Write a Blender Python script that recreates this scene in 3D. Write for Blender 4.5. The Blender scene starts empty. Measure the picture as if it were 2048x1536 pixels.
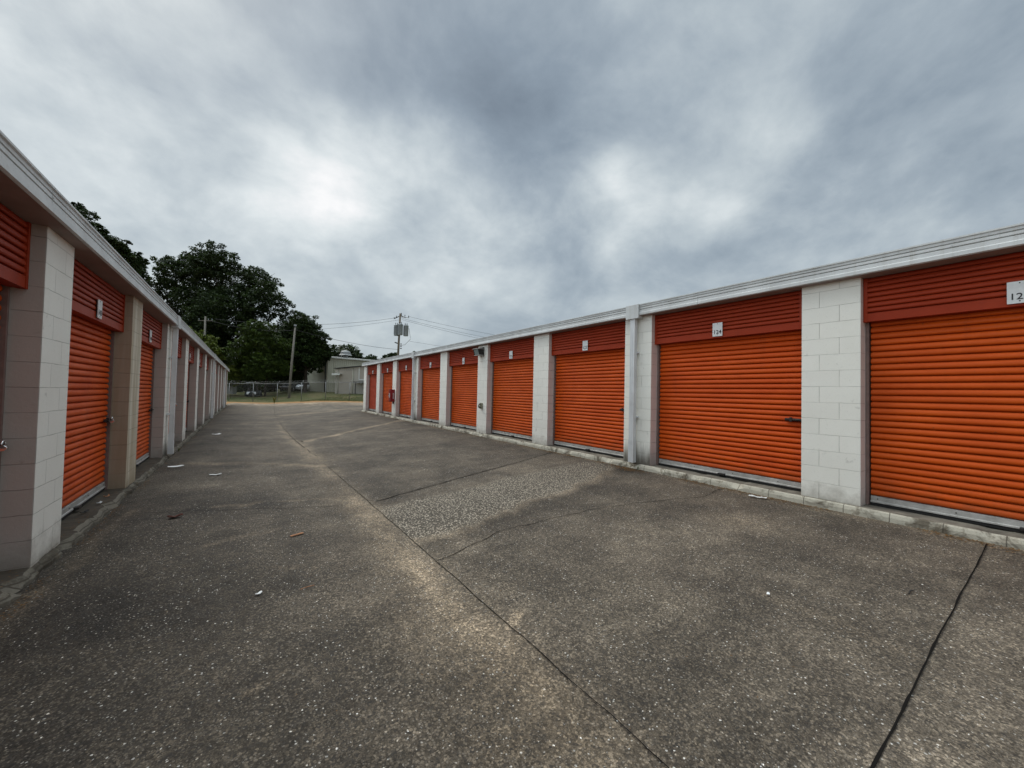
import bpy, bmesh, math, random
import numpy as np
from mathutils import Vector, Matrix, noise
random.seed(7); RNG = np.random.default_rng(11)
S = bpy.context.scene
COL = S.collection
R = math.radians

# ------------------------------------------------------------------ helpers
class MB:
    """collects faces, then links them as one mesh object"""
    def __init__(s): s.v = []; s.f = []; s.m = []; s.sm = []
    def face(s, pts, m=0, smooth=False):
        b = len(s.v); s.v += [tuple(p) for p in pts]; s.f.append(tuple(range(b, b+len(pts)))); s.m.append(m); s.sm.append(smooth)
    def box(s, a, b, m=0, rot=None, org=None):
        x0, y0, z0 = a; x1, y1, z1 = b
        c = [(x0,y0,z0),(x1,y0,z0),(x1,y1,z0),(x0,y1,z0),(x0,y0,z1),(x1,y0,z1),(x1,y1,z1),(x0,y1,z1)]
        if rot is not None:
            o = Vector(org or (0,0,0)); c = [tuple(rot @ (Vector(p)-o) + o) for p in c]
        k = len(s.v); s.v += c
        for q in ((0,3,2,1),(4,5,6,7),(0,1,5,4),(1,2,6,5),(2,3,7,6),(3,0,4,7)):
            s.f.append(tuple(k+i for i in q)); s.m.append(m); s.sm.append(False)
    def tube(s, pts, r, n=8, m=0, caps=True, smooth=True):
        pts = [Vector(p) for p in pts]; rr = r if isinstance(r, (list, tuple)) else [r]*len(pts)
        k = len(s.v); up = Vector((0,0,1))
        for i, p in enumerate(pts):
            d = (pts[min(i+1, len(pts)-1)] - pts[max(i-1, 0)]).normalized()
            a = d.cross(up if abs(d.z) < .95 else Vector((1,0,0))).normalized(); b = d.cross(a)
            for j in range(n):
                t = 2*math.pi*j/n; s.v.append(tuple(p + (a*math.cos(t) + b*math.sin(t))*rr[i]))
        for i in range(len(pts)-1):
            for j in range(n):
                s.f.append((k+i*n+j, k+i*n+(j+1)%n, k+(i+1)*n+(j+1)%n, k+(i+1)*n+j)); s.m.append(m); s.sm.append(smooth)
        if caps:
            s.f.append(tuple(k+j for j in range(n))); s.m.append(m); s.sm.append(False)
            e = k+(len(pts)-1)*n; s.f.append(tuple(e+n-1-j for j in range(n))); s.m.append(m); s.sm.append(False)
    def strip(s, prof, y0, y1, m=0, mats=None):
        """profile (x,z) polyline swept from y0 to y1"""
        for i in range(len(prof)-1):
            (xa,za),(xb,zb) = prof[i], prof[i+1]
            s.face([(xa,y0,za),(xa,y1,za),(xb,y1,zb),(xb,y0,zb)], mats[i] if mats else m)
    def build(s, name, mats, parent=None, loc=None, fix=True, merge=False, bevel=0):
        me = bpy.data.meshes.new(name); me.from_pydata(s.v, [], s.f)
        if not isinstance(mats, (list, tuple)): mats = [mats]
        for m in mats: me.materials.append(m)
        me.polygons.foreach_set('material_index', s.m); me.polygons.foreach_set('use_smooth', s.sm)
        if fix or merge or bevel:
            bm = bmesh.new(); bm.from_mesh(me)
            if merge or bevel: bmesh.ops.remove_doubles(bm, verts=bm.verts, dist=1e-5)
            if bevel: bmesh.ops.bevel(bm, geom=[e for e in bm.edges if e.is_manifold and e.calc_face_angle(0) > .5], offset=bevel, segments=2, affect='EDGES', profile=.6)
            bmesh.ops.recalc_face_normals(bm, faces=bm.faces); bm.to_mesh(me); bm.free()
        o = bpy.data.objects.new(name, me); COL.objects.link(o)
        if parent: o.parent = parent
        if loc: o.location = loc
        return o

def tag(o, label=None, cat=None, group=None, kind=None):
    if label: o['label'] = label
    if cat: o['category'] = cat
    if group: o['group'] = group
    if kind: o['kind'] = kind
    return o
def empty(name, loc, label, cat, group=None, rz=0):
    o = bpy.data.objects.new(name, None); COL.objects.link(o); o.location = loc; o.rotation_euler = (0,0,rz)
    o.empty_display_size = .2
    return tag(o, label, cat, group)
def dup(o, parent, loc=None):
    c = o.copy(); COL.objects.link(c); c.parent = parent
    if loc is not None: c.location = loc
    for ch in list(o.children):
        d = ch.copy(); COL.objects.link(d); d.parent = c
    return c

# ------------------------------------------------------------------ materials
class NT:
    def __init__(s, nt): s.nt = nt; s.n = nt.nodes; s.l = nt.links
    def new(s, t, **k):
        n = s.n.new(t)
        for a, b in k.items(): setattr(n, a, b)
        return n
    def put(s, sock, v):
        if hasattr(v, 'is_output') or isinstance(v, bpy.types.NodeSocket): s.l.new(v, sock)
        else:
            try: sock.default_value = v
            except Exception: sock.default_value = (*v, 1)
    def math(s, op, a, b=0, c=0, clamp=False):
        n = s.new('ShaderNodeMath', operation=op, use_clamp=clamp)
        for i, v in enumerate((a, b, c)): s.put(n.inputs[i], v)
        return n.outputs[0]
    def vm(s, op, a, b=(0,0,0), scale=None):
        n = s.new('ShaderNodeVectorMath', operation=op); s.put(n.inputs[0], a); s.put(n.inputs[1], b)
        if scale is not None: s.put(n.inputs['Scale'], scale)
        return n.outputs['Value'] if op in ('DOT_PRODUCT','LENGTH') else n.outputs[0]
    def mix(s, f, a, b, mode='MIX'):
        n = s.new('ShaderNodeMix', data_type='RGBA', blend_type=mode, clamp_factor=True)
        s.put(n.inputs[0], f); s.put(n.inputs[6], a if not isinstance(a, tuple) else (*a[:3],1)); s.put(n.inputs[7], b if not isinstance(b, tuple) else (*b[:3],1))
        return n.outputs[2]
    def noise(s, vec, scale, detail=4, rough=.55, dist=0, out=0):
        n = s.new('ShaderNodeTexNoise'); s.put(n.inputs['Vector'], vec); n.inputs['Scale'].default_value = scale
        n.inputs['Detail'].default_value = detail; n.inputs['Roughness'].default_value = rough; n.inputs['Distortion'].default_value = dist
        return n.outputs[out]
    def ramp(s, f, stops, interp='LINEAR'):
        n = s.new('ShaderNodeValToRGB'); s.put(n.inputs[0], f); cr = n.color_ramp; cr.interpolation = interp
        while len(cr.elements) < len(stops): cr.elements.new(.5)
        for e, (p, c) in zip(cr.elements, stops):
            e.position = p; e.color = (c, c, c, 1) if not isinstance(c, tuple) else (*c, 1)
        return n.outputs[0]
    def mapr(s, v, a, b, c=0, d=1):
        n = s.new('ShaderNodeMapRange', clamp=True)
        for i, x in enumerate((v, a, b, c, d)): s.put(n.inputs[i], x)
        return n.outputs[0]
    def sep(s, v):
        n = s.new('ShaderNodeSeparateXYZ'); s.put(n.inputs[0], v); return n.outputs
    def comb(s, x, y, z):
        n = s.new('ShaderNodeCombineXYZ'); s.put(n.inputs[0], x); s.put(n.inputs[1], y); s.put(n.inputs[2], z); return n.outputs[0]
    def bump(s, h, strength=.3, dist=.01, nrm=None):
        n = s.new('ShaderNodeBump'); n.inputs['Strength'].default_value = strength; n.inputs['Distance'].default_value = dist
        s.put(n.inputs['Height'], h)
        if nrm is not None: s.put(n.inputs['Normal'], nrm)
        return n.outputs[0]

def material(name, fn=None, col=(.5,.5,.5), rough=.6, metal=0, spec=.4):
    m = bpy.data.materials.new(name); m.use_nodes = True; nt = NT(m.node_tree); b = m.node_tree.nodes['Principled BSDF']
    b.inputs['Base Color'].default_value = (*col, 1); b.inputs['Roughness'].default_value = rough
    b.inputs['Metallic'].default_value = metal; b.inputs['Specular IOR Level'].default_value = spec
    if fn: fn(nt, b)
    return m
def P(nt, which='Object'):
    return nt.new('ShaderNodeTexCoord').outputs[which]
def WP(nt): return nt.new('ShaderNodeNewGeometry').outputs['Position']

def plain(name, col, rough=.6, metal=0, spec=.4, var=.18, scale=6, bump=0, bscale=60, dirt=0, dirtcol=(.05,.042,.03)):
    def fn(nt, b):
        p = WP(nt); n1 = nt.noise(p, scale, 5, .6)
        f = nt.mapr(n1, .3, .7, 1-var, 1+var*.4)
        c = nt.mix(1, col, nt.comb(f, f, f), 'MULTIPLY')
        if dirt:
            d = nt.noise(p, scale*.6, 6, .7, .6); c = nt.mix(nt.mapr(d, .52, .72, 0, dirt), c, dirtcol)
        nt.put(b.inputs['Base Color'], c)
        nt.put(b.inputs['Roughness'], nt.mapr(n1, .3, .7, max(.05, rough-.08), min(1, rough+.1)))
        if bump: nt.put(b.inputs['Normal'], nt.bump(nt.noise(p, bscale, 3), bump, .004))
    return material(name, fn, col, rough, metal, spec)

def block_paint(name, col, base_dirt=.6, stain=0, stain_col=(.30,.21,.10), wet=0):
    """painted concrete block, running bond; local coordinates start at the pillar's base corner"""
    def fn(nt, b):
        p = P(nt); x, y, z = nt.sep(p)
        geo = WP(nt)
        u = nt.math('ADD', x, y)
        wob = nt.math('MULTIPLY', nt.math('SUBTRACT', nt.noise(geo, 9, 2), .5), .012)
        v = nt.comb(nt.math('ADD', u, .203), nt.math('ADD', z, wob), 0)
        br = nt.new('ShaderNodeTexBrick', offset=.5, squash=1)
        nt.put(br.inputs['Vector'], v); br.inputs['Scale'].default_value = 1; br.inputs['Mortar Size'].default_value = .0028
        br.inputs['Mortar Smooth'].default_value = .5; br.inputs['Brick Width'].default_value = .4064; br.inputs['Row Height'].default_value = .2032
        br.inputs['Color1'].default_value = (1,1,1,1); br.inputs['Color2'].default_value = (.9,.9,.9,1); br.inputs['Mortar'].default_value = (.5,.5,.5,1)
        mort = br.outputs['Fac']
        gap = nt.mapr(nt.noise(geo, 3.5, 3), .42, .6)           # joints are paint-filled in places
        n1 = nt.noise(geo, 2.2, 6, .65); n2 = nt.noise(geo, 38, 4, .6)
        c = nt.mix(nt.mapr(n1, .35, .75, 0, .25), col, (col[0]*.78, col[1]*.76, col[2]*.72))
        c = nt.mix(.35, c, br.outputs['Color'], 'MULTIPLY')
        c = nt.mix(nt.math('MULTIPLY', mort, nt.mapr(gap, 0, 1, .05, .42)), c, (col[0]*.3, col[1]*.28, col[2]*.25))
        # scuffs: small dark smudges
        sm = nt.noise(geo, 5.5, 4, .6, .3); c = nt.mix(nt.mapr(sm, .66, .74, 0, .35), c, (.22,.2,.17))
        # fine paint flecks
        c = nt.mix(nt.mapr(n2, .6, .75, 0, .15), c, (.3,.28,.25))
        n5 = nt.noise(geo, 150, 3, .7); c = nt.mix(nt.mapr(n5, .60, .72, 0, .30), c, (.3,.28,.24))
        # splash dirt near the foot, ragged edge
        zz = nt.math('ADD', z, nt.math('MULTIPLY', nt.math('SUBTRACT', nt.noise(geo, 6, 5, .7), .5), .5))
        c = nt.mix(nt.mapr(zz, .22, -.05, 0, base_dirt), c, (.16,.13,.09))
        if wet:
            zw = nt.math('ADD', z, nt.math('MULTIPLY', nt.math('SUBTRACT', nt.noise(nt.vm('MULTIPLY', geo, (1,9,.6)), 2, 5, .7), .5), .55))
            c = nt.mix(nt.mapr(zw, .38, .02, 0, wet), c, (.055,.045,.03))
        if stain:
            st = nt.noise(nt.vm('MULTIPLY', geo, (7,7,.35)), 1.6, 4, .6)
            c = nt.mix(nt.mapr(st, .36, .6, .15*stain, stain), c, stain_col)
        nt.put(b.inputs['Base Color'], c)
        n4 = nt.noise(geo, 140, 3, .7); h = nt.math('SUBTRACT', nt.math('ADD', nt.math('MULTIPLY', n4, .16), nt.math('MULTIPLY', n2, .22)), nt.math('MULTIPLY', mort, nt.mapr(gap, 0, 1, .35, 1)))
        nt.put(b.inputs['Normal'], nt.bump(h, .9, .009))
    return material(name, fn, col, .62, 0, .35)

M = {}
M['block_white'] = block_paint('painted_block_white', (.84,.82,.745))
M['block_white_wet'] = block_paint('painted_block_white_wet_foot', (.84,.82,.745), wet=.85)
M['block_tan'] = block_paint('painted_block_yellowed', (.70,.66,.55), stain=.65)
M['block_side'] = block_paint('block_side_shade_tint', (.69,.625,.58), .4)  # white pillar sides: shade and orange bounce put into the colour
M['block_side_wet'] = block_paint('block_side_shade_tint_wet', (.70,.60,.56), .3, wet=.35)
M['block_side_left'] = block_paint('block_side_shade_dark', (.44,.405,.365), .45)  # left pillar sides: deeper shade put into the colour
M['block_side_tan'] = block_paint('block_side_shade_stained', (.40,.33,.25), .3, stain=.35, stain_col=(.25,.16,.07))  # real yellow streaks over the same coloured-in shade
def fascia_fn(nt, b):
    p = WP(nt); n1 = nt.noise(p, 2.5, 5, .6); st = nt.noise(nt.vm('MULTIPLY', p, (1,14,.7)), 1.3, 5, .7); sp = nt.noise(p, 30, 4, .6)
    c = nt.mix(nt.mapr(n1, .35, .7), (.60,.61,.60), (.47,.475,.465)); c = nt.mix(nt.mapr(st, .52, .72, 0, .45), c, (.40,.38,.34)); c = nt.mix(nt.mapr(sp, .62, .72, 0, .3), c, (.22,.2,.17))
    nt.put(b.inputs['Base Color'], c); nt.put(b.inputs['Normal'], nt.bump(nt.noise(p, 1.1, 2), .5, .03))
M['fascia'] = material('white_metal_fascia', fascia_fn, rough=.45, spec=.4)
M['soffit'] = plain('brown_soffit_paint', (.30,.225,.20), .7, 0, .3, .2, 5)
M['downspout'] = plain('downspout_metal', (.66,.67,.67), .4, .15, .5, .12, 4, 0, 60, .15, (.3,.28,.25))
M['alu'] = plain('aluminium_bar', (.50,.49,.46), .45, .35, .5, .25, 10, 0, 60, .3)
M['rubber'] = plain('black_rubber', (.018,.017,.016), .8)
M['dark_metal'] = plain('dark_lock_steel', (.045,.042,.04), .45, .5)
M['chrome'] = material('bright_padlock_steel', None, (.82,.82,.8), .22, .9)
M['plate'] = plain('number_plate_white', (.72,.73,.72), .5, 0, .4, .1, 20)
M['ink'] = material('black_number_ink', None, (.02,.02,.022), .5)
M['track'] = plain('door_track_brown', (.22,.15,.13), .6, 0, .3, .25, 12)
M['roof'] = plain('grey_metal_roof', (.42,.42,.40), .5, .2)
M['dark_wall'] = plain('block_back_wall', (.45,.43,.40), .8)

def door_paint(name, col, col2, grain=.12):
    def fn(nt, b):
        p = WP(nt)
        n1 = nt.noise(nt.vm('MULTIPLY', p, (1,1,2.2)), 1.3, 5, .6); n2 = nt.noise(p, 260, 2, .6); n3 = nt.noise(nt.vm('MULTIPLY', p, (.4,.4,12)), 3, 3)
        c = nt.mix(nt.mapr(n1, .35, .68), col, col2)
        c = nt.mix(nt.mapr(n2, .45, .7, 0, grain), c, (col[0]*.5, col[1]*.4, col[2]*.5))
        c = nt.mix(nt.mapr(n3, .5, .75, 0, .18), c, (col[0]*.6, col[1]*.5, col[2]*.6))
        rn = nt.new('ShaderNodeObjectInfo').outputs['Random']
        c = nt.mix(nt.math('MULTIPLY', rn, .30), c, (col[0]*.86, col[1]*1.35, col[2]*2.5))
        st = nt.noise(nt.vm('MULTIPLY', p, (3,3,.22)), 2.6, 5, .65); c = nt.mix(nt.mapr(st, .56, .72, 0, .22), c, (col[0]*.45, col[1]*.5, .012))
        zl = nt.sep(P(nt))[2]; dz = nt.math('ADD', zl, nt.math('MULTIPLY', nt.math('SUBTRACT', nt.noise(p, 5, 5, .7), .5), .7))
        c = nt.mix(nt.mapr(dz, .32, .02, 0, .45), c, (.16,.055,.018))
        sp = nt.noise(p, 17, 3, .6); c = nt.mix(nt.mapr(sp, .70, .76, 0, .5), c, (.13,.05,.02))
        nt.put(b.inputs['Base Color'], c)
        nt.put(b.inputs['Roughness'], nt.mapr(n1, .3, .7, .46, .62))
        nt.put(b.inputs['Normal'], nt.bump(nt.noise(p, 3.2, 2, .5), .35, .03, nt.bump(n2, .12, .002)))
    return material(name, fn, col, .45, 0, .22)
M['door'] = door_paint('orange_door_paint', (.60,.080,.002), (.48,.055,.002))
M['door_red'] = door_paint('faded_red_door_paint', (.46,.055,.014), (.38,.044,.013))
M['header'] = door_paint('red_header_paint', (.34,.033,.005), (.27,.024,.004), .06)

def curb_fn(paint, amount, k=1.0):
    def fn(nt, b):
        p = WP(nt); x, y, z = nt.sep(p)
        n1 = nt.noise(p, 7, 6, .7); n2 = nt.noise(p, 55, 4, .6); n3 = nt.noise(nt.vm('ADD', p, (5,3,1)), 2.1, 5, .7, .5)
        conc = nt.mix(nt.mapr(n1, .3, .7), (.085*k,.072*k,.053*k), (.19*k,.165*k,.125*k))
        c = nt.mix(nt.math('MULTIPLY', nt.mapr(n3, .40, .50), amount), conc, paint)
        br = nt.new('ShaderNodeTexBrick', offset=0); nt.put(br.inputs['Vector'], nt.comb(nt.math('ADD', y, nt.math('MULTIPLY', n1, .02)), z, 0))
        br.inputs['Scale'].default_value = 1; br.inputs['Brick Width'].default_value = .4064; br.inputs['Row Height'].default_value = 9; br.inputs['Mortar Size'].default_value = .005
        c = nt.mix(nt.math('MULTIPLY', br.outputs['Fac'], .7), c, (.05,.04,.03))
        c = nt.mix(nt.mapr(n2, .55, .7, 0, .3), c, (.08,.065,.045))
        c = nt.mix(nt.mapr(n1, .58, .66, 0, .6), c, (.1,.075,.045))
        nt.put(b.inputs['Base Color'], c)
        nt.put(b.inputs['Normal'], nt.bump(nt.math('ADD', n1, nt.math('MULTIPLY', n2, .4)), .6, .015))
    return fn
M['curb'] = material('painted_curb', curb_fn((.52,.49,.40), .8), rough=.85, spec=.2)
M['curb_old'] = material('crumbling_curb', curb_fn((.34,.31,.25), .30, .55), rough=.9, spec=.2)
M['sill'] = plain('concrete_sill', (.20,.18,.145), .9, 0, .2, .45, 7, .5, 40, .7, (.07,.055,.04))
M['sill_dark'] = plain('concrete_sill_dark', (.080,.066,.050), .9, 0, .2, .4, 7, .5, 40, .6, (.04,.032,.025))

# ------------------------------------------------------------------ ground
def sst(t):
    t = np.clip(t, 0, 1); return t*t*(3-2*t)
def zg(x, y):
    x = np.asarray(x, float); y = np.asarray(y, float)
    c = np.interp(x, [-1.33, -.95, 1.45, 5.98, 40], [-.045, -.008, -.05, .15, .15])
    v = .565*x + .825*y
    z = c + .8*sst((v-41)/15) + .17*sst((v-33)/8)*sst((x-2)/6)
    return z + 0*y
def pave_end(x): return 46.0 - .62*(x+1) if x > -1 else 46.0

def pave_mat():
    def fn(nt, b):
        p = WP(nt)
        at = nt.new('ShaderNodeAttribute', attribute_name='tone'); tr, tg, tb = nt.sep(at.outputs['Vector'])   # r: lightness, g: tan dirt, b: exposed aggregate
        n1 = nt.noise(p, .9, 6, .62); n2 = nt.noise(p, 14, 5, .65); n3 = nt.noise(p, 125, 4, .8)
        c = nt.mix(nt.mapr(n1, .35, .68), (.061,.049,.036), (.117,.095,.069))
        c = nt.mix(nt.math('MULTIPLY', tg, nt.mapr(n2, .25, .7, .45, 1)), c, (.27,.205,.135))
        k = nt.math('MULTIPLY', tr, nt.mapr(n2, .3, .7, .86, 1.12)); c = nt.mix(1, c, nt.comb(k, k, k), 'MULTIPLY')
        m1 = nt.noise(nt.vm('MULTIPLY', p, (1.0,1.5,1)), 3.2, 7, .68, .6); m2 = nt.noise(nt.vm('ADD', p, (7,1,0)), 1.35, 8, .72, .9)
        kk = nt.math('MULTIPLY', nt.ramp(m1, [(.28, .70), (.5, 1), (.66, 1.2)]), nt.ramp(m2, [(.34, .72), (.48, 1), (.60, 1.04), (.68, 1.35)])); c = nt.mix(1, c, nt.comb(kk, kk, kk), 'MULTIPLY')
        sc_ = nt.noise(nt.vm('MULTIPLY', p, (2.2,6.5,1)), 1.6, 6, .7, 1.2); c = nt.mix(nt.mapr(sc_, .64, .74, 0, .40), c, (.20,.175,.13))       # pale scrapes
        c = nt.mix(1, c, nt.ramp(n3, [(.3, .36), (.5, .95), (.7, 1.95)]), 'MULTIPLY')
        # aggregate: chips of pale and dark stone
        pw = nt.vm('ADD', p, nt.vm('SCALE', nt.noise(p, 90, 2, .6, 0, 1), scale=.012))
        v1 = nt.new('ShaderNodeTexVoronoi'); nt.put(v1.inputs['Vector'], pw); v1.inputs['Scale'].default_value = 70
        r1 = nt.sep(v1.outputs['Color'])[0]
        chip = nt.math('MULTIPLY', nt.math('LESS_THAN', v1.outputs['Distance'], nt.mapr(r1, .8, 1, .16, .36)), nt.math('GREATER_THAN', r1, nt.mapr(nt.noise(p, 1.7, 3), .35, .68, .965, .78)))
        c = nt.mix(nt.math('MULTIPLY', chip, nt.mapr(tb, 0, 1, .85, .8)), c, nt.mix(nt.sep(v1.outputs['Color'])[2], (.56,.54,.50), (.24,.20,.15)))
        v2 = nt.new('ShaderNodeTexVoronoi'); nt.put(v2.inputs['Vector'], p); v2.inputs['Scale'].default_value = 85
        r2 = nt.sep(v2.outputs['Color'])[1]
        pb = nt.ramp(nt.sep(v2.outputs['Color'])[2], [(0, .42), (.45, .84), (.8, 1.28), (1, 2.2)]); c = nt.mix(.85, c, nt.mix(1, c, pb, 'MULTIPLY'))
        pale = nt.math('LESS_THAN', v2.outputs['Distance'], .36)
        c = nt.mix(nt.math('MULTIPLY', pale, nt.mapr(r2, .4, 1, 0, .26)), c, (.36,.32,.27))
        c = nt.mix(nt.math('MULTIPLY', nt.math('LESS_THAN', r2, .16), .45), c, (.028,.026,.024))
        # worn patch with coarse exposed stones
        v3 = nt.new('ShaderNodeTexVoronoi'); nt.put(v3.inputs['Vector'], p); v3.inputs['Scale'].default_value = 40
        r3 = nt.sep(v3.outputs['Color'])[0]
        st = nt.mix(nt.mapr(v3.outputs['Distance'], .15, .5), nt.mix(r3, (.30,.255,.195), (.60,.52,.41)), (.05,.043,.033))
        c = nt.mix(nt.math('MULTIPLY', tb, .85), c, st)
        nt.put(b.inputs['Base Color'], c)
        h = nt.math('ADD', nt.math('MULTIPLY', n3, .5), nt.math('MULTIPLY', v3.outputs['Distance'], nt.math('MULTIPLY', tb, -.8)))
        nt.put(b.inputs['Normal'], nt.bump(h, .6, .006))
        nt.put(b.inputs['Roughness'], nt.mapr(n2, .3, .7, .78, .95))
    return material('worn_asphalt', fn, rough=.88, spec=.25)

def seg_d(X, Y, a, b):
    ax, ay = a; bx, by = b; L2 = (bx-ax)**2 + (by-ay)**2
    t = np.clip(((X-ax)*(bx-ax) + (Y-ay)*(by-ay))/L2, 0, 1)
    return np.hypot(X-ax-t*(bx-ax), Y-ay-t*(by-ay)), t
def fbm(X, Y, s, seed=0):
    r = np.empty(X.shape); f = r.ravel(); xs = X.ravel(); ys = Y.ravel()
    for i in range(f.size): f[i] = noise.fractal(Vector((xs[i]*s+seed, ys[i]*s-seed, seed*.37)), 1, 2, 3)
    return r

def build_pavement():
    xs = np.concatenate([np.arange(-1.45, 6.05, .06), np.arange(6.2, 22, .8)])
    ys = np.concatenate([np.arange(-10, 0, .25), np.arange(0, 9, .05), np.arange(9, 20, .12), np.arange(20, 47, .4)])
    X, Y = np.meshgrid(xs, ys); Z = zg(X, Y)
    end = np.where(X > -1, 46-.62*(X+1), 46.0); Y = np.minimum(Y, end); Z = zg(X, Y)
    small = np.vectorize(lambda a, b: noise.noise(Vector((a*1.3, b*1.3, 3))))
    wn = fbm(X, Y, .9, 2)
    near = np.clip(1-(np.abs(Y)-14)/6, 0, 1)
    Z = Z + wn*.006*near
    sl = fbm(X*.35, Y, 1.1, 5)                  # long streaks across the lane
    sl2 = fbm(X, Y*.5, 2.3, 9)
    L = 1.0 + .34*sl + .26*sl2; T = np.zeros(X.shape); A = np.zeros(X.shape)
    wx = X + .10*wn; wy = Y + .14*sl2
    # stained side along the left building, corner vignette darkening put into the tone
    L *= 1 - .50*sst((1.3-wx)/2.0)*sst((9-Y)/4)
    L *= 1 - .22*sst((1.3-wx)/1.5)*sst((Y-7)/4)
    # tan silt along the centre joint
    d = (1.42-wx); band = np.exp(-((d-.16)/.20)**2)*(Y < 11)*np.where(Y > 6, .6, 1.0)
    band2 = np.exp(-((d-.30)/.35)**2)*(Y < 3.5)*.75
    T = np.maximum(T, .62*band*(.75+.5*sl2)); T = np.maximum(T, .6*band2*(.7+.6*wn))
    # silt lines left by runoff
    for a, b, w, k in [((1.39,12.84),(5.9,17.6),.13,.9),((3.6,14.3),(5.0,14.9),.12,.35),((-.25,6.20),(.65,6.1),.05,.7),((.65,6.1),(1.35,5.98),.05,.5),((-1.0,9.9),(.59,9.15),.16,.55),((.59,9.1),(1.3,8.7),.14,.6),
                       ((1.2,12.9),(1.42,9.3),.20,.5),((.4,10.8),(1.3,10.2),.12,.3),((1.4,24.8),(7.5,30.6),.5,.55),((-1.3,19),(1.2,21),.25,.3),((1.2,12.9),(1.1,19),.12,.45),((-1.25,3.4),(-1.12,6.5),.07,.55),
                       ((2.3,18),(5.6,21.5),.12,.3),((1.50,2.23),(1.66,2.245),.022,1.2),((.1,2.35),(.2,2.38),.03,.5),((-.3,4.8),(.3,4.95),.05,.35),((-.1,3.9),(.5,3.75),.03,.35),((-.55,3.3),(-.2,3.5),.05,.3)]:
        dd, t = seg_d(wx, wy, a, b); T = np.maximum(T, k*np.exp(-(dd/w)**2)*(.8+.5*sl2))
    # brown silt against the right curb
    T = np.maximum(T, .45*np.exp(-((5.98-X)/.14)**2)*(.6+.7*sl2))
    T = np.maximum(T, .28*sst((.5-np.hypot(wx-4.7, (wy-2.2)*.7))/.8))
    # worn patch, exposed stones
    d1, t1 = seg_d(wx, wy, (1.75,4.55), (5.5,5.25)); wid = .62-.22*t1
    A = sst((wid+.1+.05*sl2-d1)/.15+.3)*(wx > 1.46); L *= 1+.35*A; T = np.maximum(T, .45*np.exp(-((d1-wid-.05)/.16)**2)*(wx > 1.46)*(wy < 5.2))
    sh, _ = seg_d(wx, wy, (1.7,3.72), (5.4,4.4)); L *= 1-.33*np.exp(-(sh/.16)**2)*(wx > 1.45)
    # slabs differ
    L *= np.where((X > 1.44) & (Y > 5.5+.31*(X-1.5)), .86, 1.0)
    L *= np.where((X > 1.44) & (Y < .5), 1.12, 1.0)
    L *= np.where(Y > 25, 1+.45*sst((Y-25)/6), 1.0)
    L *= np.where((X < 1.44) & (Y > 5.9), .88, 1.0)
    L *= 1-.22*sst((X-4.9)/.9)*(Y > 5.5)
    # pale rubbed strip and wet spot under the downspout
    dd, _ = seg_d(wx, wy, (3.28,1.38), (3.25,.5)); T = np.maximum(T, .16*np.exp(-(dd/.06)**4))
    L *= 1-.80*sst((.66-np.hypot((wx-5.95)*1.0, (wy-4.75)*.8))/.5)
    L *= 1-.5*sst((.5-np.hypot(wx-5.95, (wy-16.4)*.7))/.5)
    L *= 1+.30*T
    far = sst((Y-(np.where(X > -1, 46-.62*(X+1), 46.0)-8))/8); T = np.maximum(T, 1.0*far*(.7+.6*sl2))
    ny, nx = X.shape
    v = np.stack([X, Y, Z], -1).reshape(-1, 3)
    idx = np.arange(nx*ny).reshape(ny, nx)
    f = np.stack([idx[:-1,:-1], idx[:-1,1:], idx[1:,1:], idx[1:,:-1]], -1).reshape(-1, 4)
    me = bpy.data.meshes.new('pavement'); me.from_pydata(v.tolist(), [], f.tolist())
    at = me.attributes.new('tone', 'FLOAT_VECTOR', 'POINT')
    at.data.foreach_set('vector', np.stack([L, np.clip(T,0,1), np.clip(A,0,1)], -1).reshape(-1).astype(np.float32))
    me.polygons.foreach_set('use_smooth', [True]*len(me.polygons))
    me.materials.append(pave_mat())
    o = bpy.data.objects.new('pavement', me); COL.objects.link(o); tag(o, kind='structure')
    return o
pavement = build_pavement()

def crack(name, pts, w, jag=.01, lift=.004, mat=None, step=.06, gaps=0):
    mb = MB(); pts = [Vector((*p, 0)) for p in pts]; run = []
    for a, b in zip(pts[:-1], pts[1:]):
        n = max(2, int((b-a).length/step))
        for i in range(n): run.append(a.lerp(b, i/n))
    run.append(pts[-1]); prev = None
    for i, p in enumerate(run):
        t = (run[min(i+1, len(run)-1)]-run[max(i-1, 0)]).normalized(); nn = Vector((-t.y, t.x, 0))
        c = p + nn*jag*(noise.noise(p*3.1)*1.4 + noise.noise(p*13)*.6)
        ww = w*(.55 + .9*abs(noise.noise(p*5.3+Vector((3,1,0)))))*.5
        l, r = c+nn*ww, c-nn*ww
        l.z = float(zg(l.x, l.y))+lift+.003; r.z = float(zg(r.x, r.y))+lift+.003
        if prev and not (gaps and noise.noise(p*1.7) > gaps): mb.face([prev[0], prev[1], r, l])
        prev = (l, r)
    o = mb.build(name, mat or M['crackfill'], pavement, fix=False); return o
M['crackfill'] = plain('crack_dark_fill', (.010,.009,.008), .95, 0, .05)
M['jointfill'] = plain('joint_dirt_fill', (.055,.045,.034), .95, 0, .2, .5, 9)
crack('expansion_joint', [(1.50,-4),(1.50,1.14),(1.49,2.2),(1.47,3.4),(1.44,5.72),(1.37,8.87)], .008, .006, mat=M['crackfill'])
crack('expansion_joint', [(1.36,9.9),(1.22,13.3),(1.22,17),(1.36,25.7),(1.9,38),(2.3,44.5)], .03, .03, mat=M['jointfill'], step=.3, gaps=.15)
crack('tar_joint', [(5.93,.51),(4.08,.50),(3.46,.50),(2.15,.49),(1.51,.49)], .0125, .004, mat=M['crackfill'])
crack('crack', [(1.53,5.52),(2.54,5.85),(4.68,6.5),(5.9,6.9)], .022, .02)
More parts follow.
